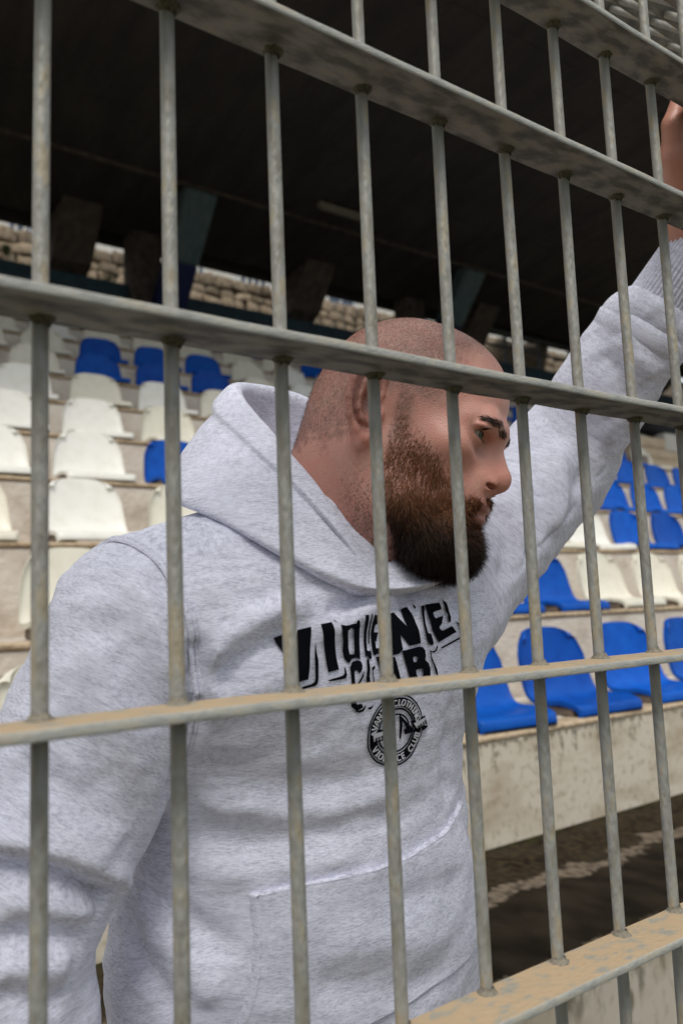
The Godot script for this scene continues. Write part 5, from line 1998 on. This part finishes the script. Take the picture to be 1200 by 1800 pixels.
# chest print in millimetres across and up the front of the hoodie: outline, then holes
var PRINT := [
	["letter", [Vector2(339.0, -24.8), Vector2(349.2, -22.1), Vector2(355.4, -39.2), Vector2(358.8, -19.1), Vector2(371.2, -17.0), Vector2(366.7, -60.8), Vector2(355.6, -62.1)]],
	["letter_shadow", [Vector2(374.6, -28.5), Vector2(375.4, -37.3), Vector2(377.0, -45.4), Vector2(376.5, -61.2), Vector2(375.4, -65.1), Vector2(373.1, -66.9), Vector2(360.4, -68.6), Vector2(359.8, -66.6), Vector2(369.4, -65.0), Vector2(372.6, -63.3), Vector2(373.4, -60.2), Vector2(373.3, -44.3)]],
	["letter", [Vector2(379.8, -15.3), Vector2(390.0, -13.9), Vector2(397.2, -54.8), Vector2(386.3, -56.3)]],
	["letter_shadow", [Vector2(394.8, -11.5), Vector2(396.5, -13.0), Vector2(396.9, -15.0), Vector2(395.9, -16.2), Vector2(395.1, -14.3)]],
	["letter_shadow", [Vector2(385.3, -62.8), Vector2(388.9, -62.1), Vector2(400.4, -60.3), Vector2(402.4, -58.5), Vector2(402.6, -53.6), Vector2(404.0, -53.7), Vector2(404.8, -60.3), Vector2(403.3, -62.6), Vector2(399.4, -63.3), Vector2(387.2, -64.0)]],
	["letter", [Vector2(399.9, -17.6), Vector2(402.8, -13.6), Vector2(407.8, -11.5), Vector2(417.0, -11.3), Vector2(421.7, -13.6), Vector2(422.8, -18.7), Vector2(422.6, -28.7), Vector2(421.5, -40.2), Vector2(420.0, -48.3), Vector2(417.0, -45.8), Vector2(411.9, -46.6), Vector2(408.1, -50.4), Vector2(403.9, -46.4), Vector2(402.0, -39.0), Vector2(402.4, -29.2), Vector2(400.7, -25.0)], [Vector2(407.9, -20.5), Vector2(414.3, -19.8), Vector2(415.6, -21.3), Vector2(415.6, -40.7), Vector2(414.2, -42.9), Vector2(410.1, -42.8), Vector2(408.9, -40.2), Vector2(408.3, -27.9)]],
	["letter_shadow", [Vector2(424.8, -10.0), Vector2(425.9, -12.8), Vector2(425.1, -13.6)]],
	["letter", [Vector2(429.5, -9.5), Vector2(433.7, -9.5), Vector2(429.4, -41.1), Vector2(433.6, -41.1), Vector2(433.0, -47.6), Vector2(430.5, -48.4), Vector2(428.5, -45.0), Vector2(426.5, -46.5), Vector2(426.9, -35.6)]],
	["letter_shadow", [Vector2(437.0, -8.5), Vector2(438.4, -8.8), Vector2(436.4, -19.3), Vector2(433.2, -35.1), Vector2(431.8, -35.0), Vector2(434.6, -19.2)]],
	["letter", [Vector2(440.7, -9.6), Vector2(446.2, -10.5), Vector2(445.0, -18.1), Vector2(441.8, -18.6), Vector2(440.6, -25.3), Vector2(445.5, -25.7), Vector2(441.8, -33.5), Vector2(440.4, -33.4), Vector2(439.9, -39.4), Vector2(446.1, -39.5), Vector2(445.9, -44.4), Vector2(439.9, -44.1), Vector2(436.4, -45.7), Vector2(434.9, -41.9), Vector2(437.1, -24.4)]],
	["letter", [Vector2(453.2, -10.3), Vector2(465.1, -8.3), Vector2(477.5, -21.9), Vector2(474.7, -5.9), Vector2(487.4, -3.7), Vector2(493.2, -38.1), Vector2(477.3, -39.4), Vector2(468.0, -28.2), Vector2(469.1, -42.3), Vector2(463.6, -46.0), Vector2(452.9, -46.6)]],
	["letter_shadow", [Vector2(495.0, -1.3), Vector2(496.9, -3.5), Vector2(496.7, -5.4), Vector2(495.2, -6.0), Vector2(494.9, -3.9)]],
	["letter", [Vector2(504.1, -3.2), Vector2(507.5, -3.2), Vector2(506.9, -7.1), Vector2(504.1, -11.8), Vector2(503.3, -20.2), Vector2(504.4, -27.8), Vector2(506.3, -32.1), Vector2(508.1, -29.9), Vector2(509.8, -30.1), Vector2(511.9, -35.7), Vector2(513.0, -39.5), Vector2(510.4, -41.2), Vector2(506.4, -40.0), Vector2(502.9, -36.1), Vector2(501.3, -29.5), Vector2(500.4, -21.1), Vector2(500.6, -11.7)]],
	["letter", [Vector2(508.3, -2.4), Vector2(526.4, -1.0), Vector2(530.1, -7.7), Vector2(516.9, -9.9), Vector2(519.3, -16.2), Vector2(532.3, -13.8), Vector2(527.7, -21.5), Vector2(523.0, -24.2), Vector2(525.4, -28.9), Vector2(542.9, -24.4), Vector2(548.3, -30.5), Vector2(521.2, -38.9), Vector2(512.2, -26.3)]],
	["letter_shadow", [Vector2(528.9, 2.1), Vector2(535.6, -2.2), Vector2(539.7, -7.2), Vector2(541.5, -10.7), Vector2(543.2, -15.2), Vector2(541.9, -20.0), Vector2(538.7, -21.0), Vector2(538.3, -16.9), Vector2(538.8, -12.6), Vector2(535.4, -9.1)]],
	["letter_shadow", [Vector2(547.2, -20.0), Vector2(552.9, -21.5), Vector2(557.7, -25.6), Vector2(557.6, -30.0), Vector2(556.6, -36.3), Vector2(525.1, -45.2), Vector2(523.7, -43.9), Vector2(554.4, -35.2), Vector2(554.5, -28.4), Vector2(551.1, -22.4)]],
	["letter_shadow", [Vector2(518.2, -40.8), Vector2(519.4, -43.7), Vector2(516.7, -47.2), Vector2(512.3, -48.4), Vector2(509.0, -47.2), Vector2(508.0, -49.9), Vector2(513.7, -58.3), Vector2(517.4, -64.2), Vector2(518.5, -70.9), Vector2(518.3, -75.1), Vector2(514.7, -75.7), Vector2(515.9, -68.8), Vector2(512.9, -61.0), Vector2(508.3, -54.1), Vector2(506.6, -45.6), Vector2(510.4, -46.8), Vector2(515.4, -46.2), Vector2(517.1, -43.5)]],
	["letter", [Vector2(408.5, -54.1), Vector2(411.7, -49.4), Vector2(416.8, -48.3), Vector2(420.8, -49.6), Vector2(421.5, -53.4), Vector2(419.8, -57.4), Vector2(416.7, -60.0), Vector2(416.3, -57.5), Vector2(413.8, -56.1), Vector2(412.3, -58.4), Vector2(412.4, -80.5), Vector2(416.8, -86.7), Vector2(421.8, -86.3), Vector2(424.1, -89.9), Vector2(417.3, -92.5), Vector2(410.8, -87.7), Vector2(408.4, -78.5), Vector2(408.7, -63.8)]],
	["letter_shadow", [Vector2(422.4, -57.6), Vector2(421.7, -62.4), Vector2(417.6, -68.3), Vector2(415.1, -70.9), Vector2(415.1, -68.0), Vector2(418.6, -63.8)]],
	["letter_shadow", [Vector2(416.0, -91.6), Vector2(420.2, -92.2), Vector2(423.6, -91.2), Vector2(425.9, -88.3), Vector2(427.2, -89.2), Vector2(425.2, -93.4), Vector2(420.4, -94.2), Vector2(416.8, -93.1)]],
	["letter_shadow", [Vector2(429.3, -90.8), Vector2(431.5, -91.3), Vector2(435.8, -88.7), Vector2(434.8, -91.2), Vector2(432.3, -92.8), Vector2(430.5, -92.2)]],
	["letter", [Vector2(427.0, -48.8), Vector2(429.9, -47.4), Vector2(429.3, -55.6), Vector2(428.0, -63.0), Vector2(431.8, -82.3), Vector2(425.7, -82.6), Vector2(424.2, -64.3), Vector2(426.1, -55.4)]],
	["letter_shadow", [Vector2(431.4, -55.8), Vector2(435.2, -54.0), Vector2(435.3, -56.5), Vector2(432.4, -57.1), Vector2(432.2, -60.8), Vector2(435.2, -70.4), Vector2(433.7, -70.2), Vector2(431.5, -62.4)]],
	["letter", [Vector2(437.4, -46.9), Vector2(443.7, -46.4), Vector2(449.4, -64.0), Vector2(454.1, -63.5), Vector2(452.8, -47.5), Vector2(458.6, -48.3), Vector2(461.5, -57.0), Vector2(468.1, -74.4), Vector2(461.1, -77.0), Vector2(450.5, -76.1), Vector2(444.8, -69.4)]],
	["letter", [Vector2(467.5, -43.5), Vector2(489.5, -41.0), Vector2(496.0, -41.8), Vector2(499.9, -45.2), Vector2(500.6, -50.8), Vector2(499.4, -53.9), Vector2(504.7, -57.6), Vector2(507.6, -63.4), Vector2(507.2, -70.8), Vector2(503.8, -74.2), Vector2(498.3, -74.8), Vector2(480.4, -74.8), Vector2(474.7, -61.6)], [Vector2(481.2, -49.9), Vector2(486.6, -49.1), Vector2(489.4, -51.7), Vector2(486.8, -54.8), Vector2(482.9, -54.8)], [Vector2(486.1, -62.1), Vector2(495.6, -61.5), Vector2(497.2, -64.4), Vector2(496.8, -68.5), Vector2(494.1, -69.2), Vector2(489.5, -69.7), Vector2(487.5, -67.2)]],
]
var EMBLEM := [
	["ribbon", [Vector2(433.8, -112.5), Vector2(451.1, -111.6), Vector2(454.8, -122.3), Vector2(444.2, -122.4), Vector2(442.5, -124.9), Vector2(437.3, -125.2)], [Vector2(435.9, -114.4), Vector2(451.5, -113.5), Vector2(453.5, -121.3), Vector2(443.6, -121.0), Vector2(438.1, -121.8)]],
	["ribbon", [Vector2(478.4, -108.2), Vector2(498.7, -105.3), Vector2(502.9, -116.5), Vector2(496.5, -119.2), Vector2(494.1, -115.6), Vector2(486.6, -116.6)], [Vector2(481.9, -110.3), Vector2(497.3, -106.6), Vector2(500.1, -114.2), Vector2(493.9, -114.3), Vector2(486.9, -115.5)]],
	["mark", [Vector2(465.9, -100.2), Vector2(485.8, -118.5), Vector2(473.8, -119.8), Vector2(471.3, -114.2), Vector2(475.9, -115.8), Vector2(469.9, -107.3), Vector2(469.5, -123.8), Vector2(467.4, -121.9)]],
]
# edges of the kangaroo pocket: his right side, his left side, top
var POCKET := [
	[Vector2(0.3330, -0.2379), Vector2(0.3353, -0.2616), Vector2(0.3350, -0.2884), Vector2(0.3301, -0.3146), Vector2(0.3218, -0.3408), Vector2(0.3119, -0.3723)],
	[Vector2(0.5850, -0.2049), Vector2(0.5827, -0.2286), Vector2(0.5830, -0.2554), Vector2(0.5879, -0.2816), Vector2(0.5962, -0.3078), Vector2(0.6061, -0.3393)],
	[Vector2(0.3330, -0.2379), Vector2(0.3710, -0.2342), Vector2(0.4163, -0.2332), Vector2(0.4714, -0.2318), Vector2(0.5105, -0.2255), Vector2(0.5552, -0.2154), Vector2(0.5850, -0.2049)],
]
# cut a flat outline into small cells and lay it on the cloth, lifted by `up`
func lay(outline: PackedVector2Array, holes: Array, up: float, cell := 0.004) -> ArrayMesh:
	var st := SurfaceTool.new()
	st.begin(Mesh.PRIMITIVE_TRIANGLES)
	var lo := outline[0]
	var hi := outline[0]
	for p in outline:
		lo = lo.min(p)
		hi = hi.max(p)
	var x := lo.x
	var verts := PackedVector3Array()
	while x < hi.x:
		var y := lo.y
		while y < hi.y:
			var sq := PackedVector2Array([Vector2(x, y), Vector2(x + cell, y), Vector2(x + cell, y + cell), Vector2(x, y + cell)])
			var pieces := Geometry2D.intersect_polygons(outline, sq)
			for h in holes:
				var next: Array[PackedVector2Array] = []
				for pc in pieces:
					next.append_array(Geometry2D.clip_polygons(pc, h))
				pieces = next
			for pc in pieces:
				var t := Geometry2D.triangulate_polygon(pc)
				for k in range(0, t.size(), 3):
					var a := pc[t[k]]
					var b := pc[t[k + 1]]
					var c := pc[t[k + 2]]
					if (b - a).cross(c - a) > 0:
						var s := b
						b = c
						c = s
					for q in [a, b, c]:
						verts.append(hoodie_inv * Vector3(q.x, q.y, front_z(q.x, q.y) + up))
			y += cell
		x += cell
	var ix := PackedInt32Array()
	for i in verts.size():
		ix.append(i)
	return from_arrays(verts, ix)

func outline_of(l: Array) -> PackedVector2Array:
	var o := PackedVector2Array()
	for p in l:
		o.append(p * 0.001)
	return o

func ring_outline(c: Vector2, r: float, from := 0.0, to := TAU, r2 := -1.0) -> PackedVector2Array:
	var o := PackedVector2Array()
	var n := 72
	if r2 < 0:
		for i in n:
			o.append(c + Vector2.from_angle(TAU * i / n) * r)
		return o
	for i in n + 1:
		o.append(c + Vector2.from_angle(lerpf(from, to, float(i) / n)) * r)
	for i in n + 1:
		o.append(c + Vector2.from_angle(lerpf(to, from, float(i) / n)) * r2)
	return o

func make_print(hoodie: Node3D):
	var ink := mat(Color(0.006, 0.0065, 0.009), 0.85)
	ink.metallic_specular = 0.1
	ink.normal_enabled = true
	ink.normal_texture = M.fine
	ink.normal_scale = 0.4
	ink.uv1_triplanar = true
	ink.uv1_scale = Vector3(60, 20, 60)
	var pale := mat(Color(0.52, 0.52, 0.57), 0.9)
	for e in PRINT:
		var holes := []
		for i in range(2, e.size()):
			holes.append(outline_of(e[i]))
		part(e[0], lay(outline_of(e[1]), holes, 0.0021), ink, hoodie)
	# round emblem below the words
	var c := Vector2(0.4637, -0.1147)
	var r := 0.0325
	part("emblem_ring", lay(ring_outline(c, r), [ring_outline(c, r * 0.955)], 0.0021), ink, hoodie)
	part("emblem_band", lay(ring_outline(c, r * 0.915), [ring_outline(c, r * 0.665)], 0.0021), ink, hoodie)
	part("emblem_ring", lay(ring_outline(c, r * 0.625), [ring_outline(c, r * 0.575)], 0.0021), ink, hoodie)
	part("emblem_ring", lay(ring_outline(c, r * 0.47, deg_to_rad(15), deg_to_rad(165), r * 0.42), [], 0.0021, 0.0025), ink, hoodie)
	for e in EMBLEM:
		var holes := []
		for i in range(2, e.size()):
			holes.append(outline_of(e[i]))
		part("emblem_" + e[0], lay(outline_of(e[1]), [], 0.0027), ink, hoodie)
		if holes.size() > 0:
			part("emblem_" + e[0], lay(holes[0], [], 0.0040, 0.0025), pale, hoodie)
	var font := SystemFont.new()
	font.font_names = PackedStringArray(["Droid Sans"])
	font.font_weight = 700
	var glyph := func(ch: String, at: Vector2, turn: float, size: float, m: Material, up: float):
		if ch == " ":
			return
		var t := TextMesh.new()
		t.font = font
		t.text = ch
		t.font_size = 24
		t.pixel_size = size / 24.0
		t.depth = 0.0004
		var e := 0.003
		var n := Vector3(-(front_z(at.x + e, at.y) - front_z(at.x - e, at.y)) / (2 * e), -(front_z(at.x, at.y + e) - front_z(at.x, at.y - e)) / (2 * e), 1.0).normalized()
		var u := Vector3(cos(turn), sin(turn), 0)
		u = (u - n * u.dot(n)).normalized()
		part("emblem_letter", t, m, hoodie, hoodie_inv * Transform3D(Basis(u, n.cross(u), n), Vector3(at.x, at.y, front_z(at.x, at.y)) + n * up))
	var tilt := deg_to_rad(7.0)
	var top := "AVANTO CLOTHING"
	for i in top.length():
		var a := deg_to_rad(172.0 - 160.0 * i / (top.length() - 1)) + tilt
		glyph.call(top[i], c + Vector2.from_angle(a) * r * 0.79, a - PI / 2, 0.0086, pale, 0.0027)
	var low := "VIOLENCE CLUB"
	for i in low.length():
		var a := deg_to_rad(207.0 + 132.0 * i / (low.length() - 1)) + tilt
		glyph.call(low[i], c + Vector2.from_angle(a) * r * 0.79, a + PI / 2, 0.0086, pale, 0.0027)
	var wl := ["ESTD", "2023"]
	for k in 2:
		for i in 4:
			var m0: Vector2 = ribbon_mid(EMBLEM[k][2])
			var d := Vector2.from_angle(tilt + (0.0 if k == 0 else 0.22))
			glyph.call(wl[k][i], m0 + d * (i - 1.5) * 0.0031, d.angle(), 0.0052, ink, 0.0046)

func ribbon_mid(l: Array) -> Vector2:
	var s := Vector2.ZERO
	for p in l:
		s += p * 0.001 / l.size()
	return s
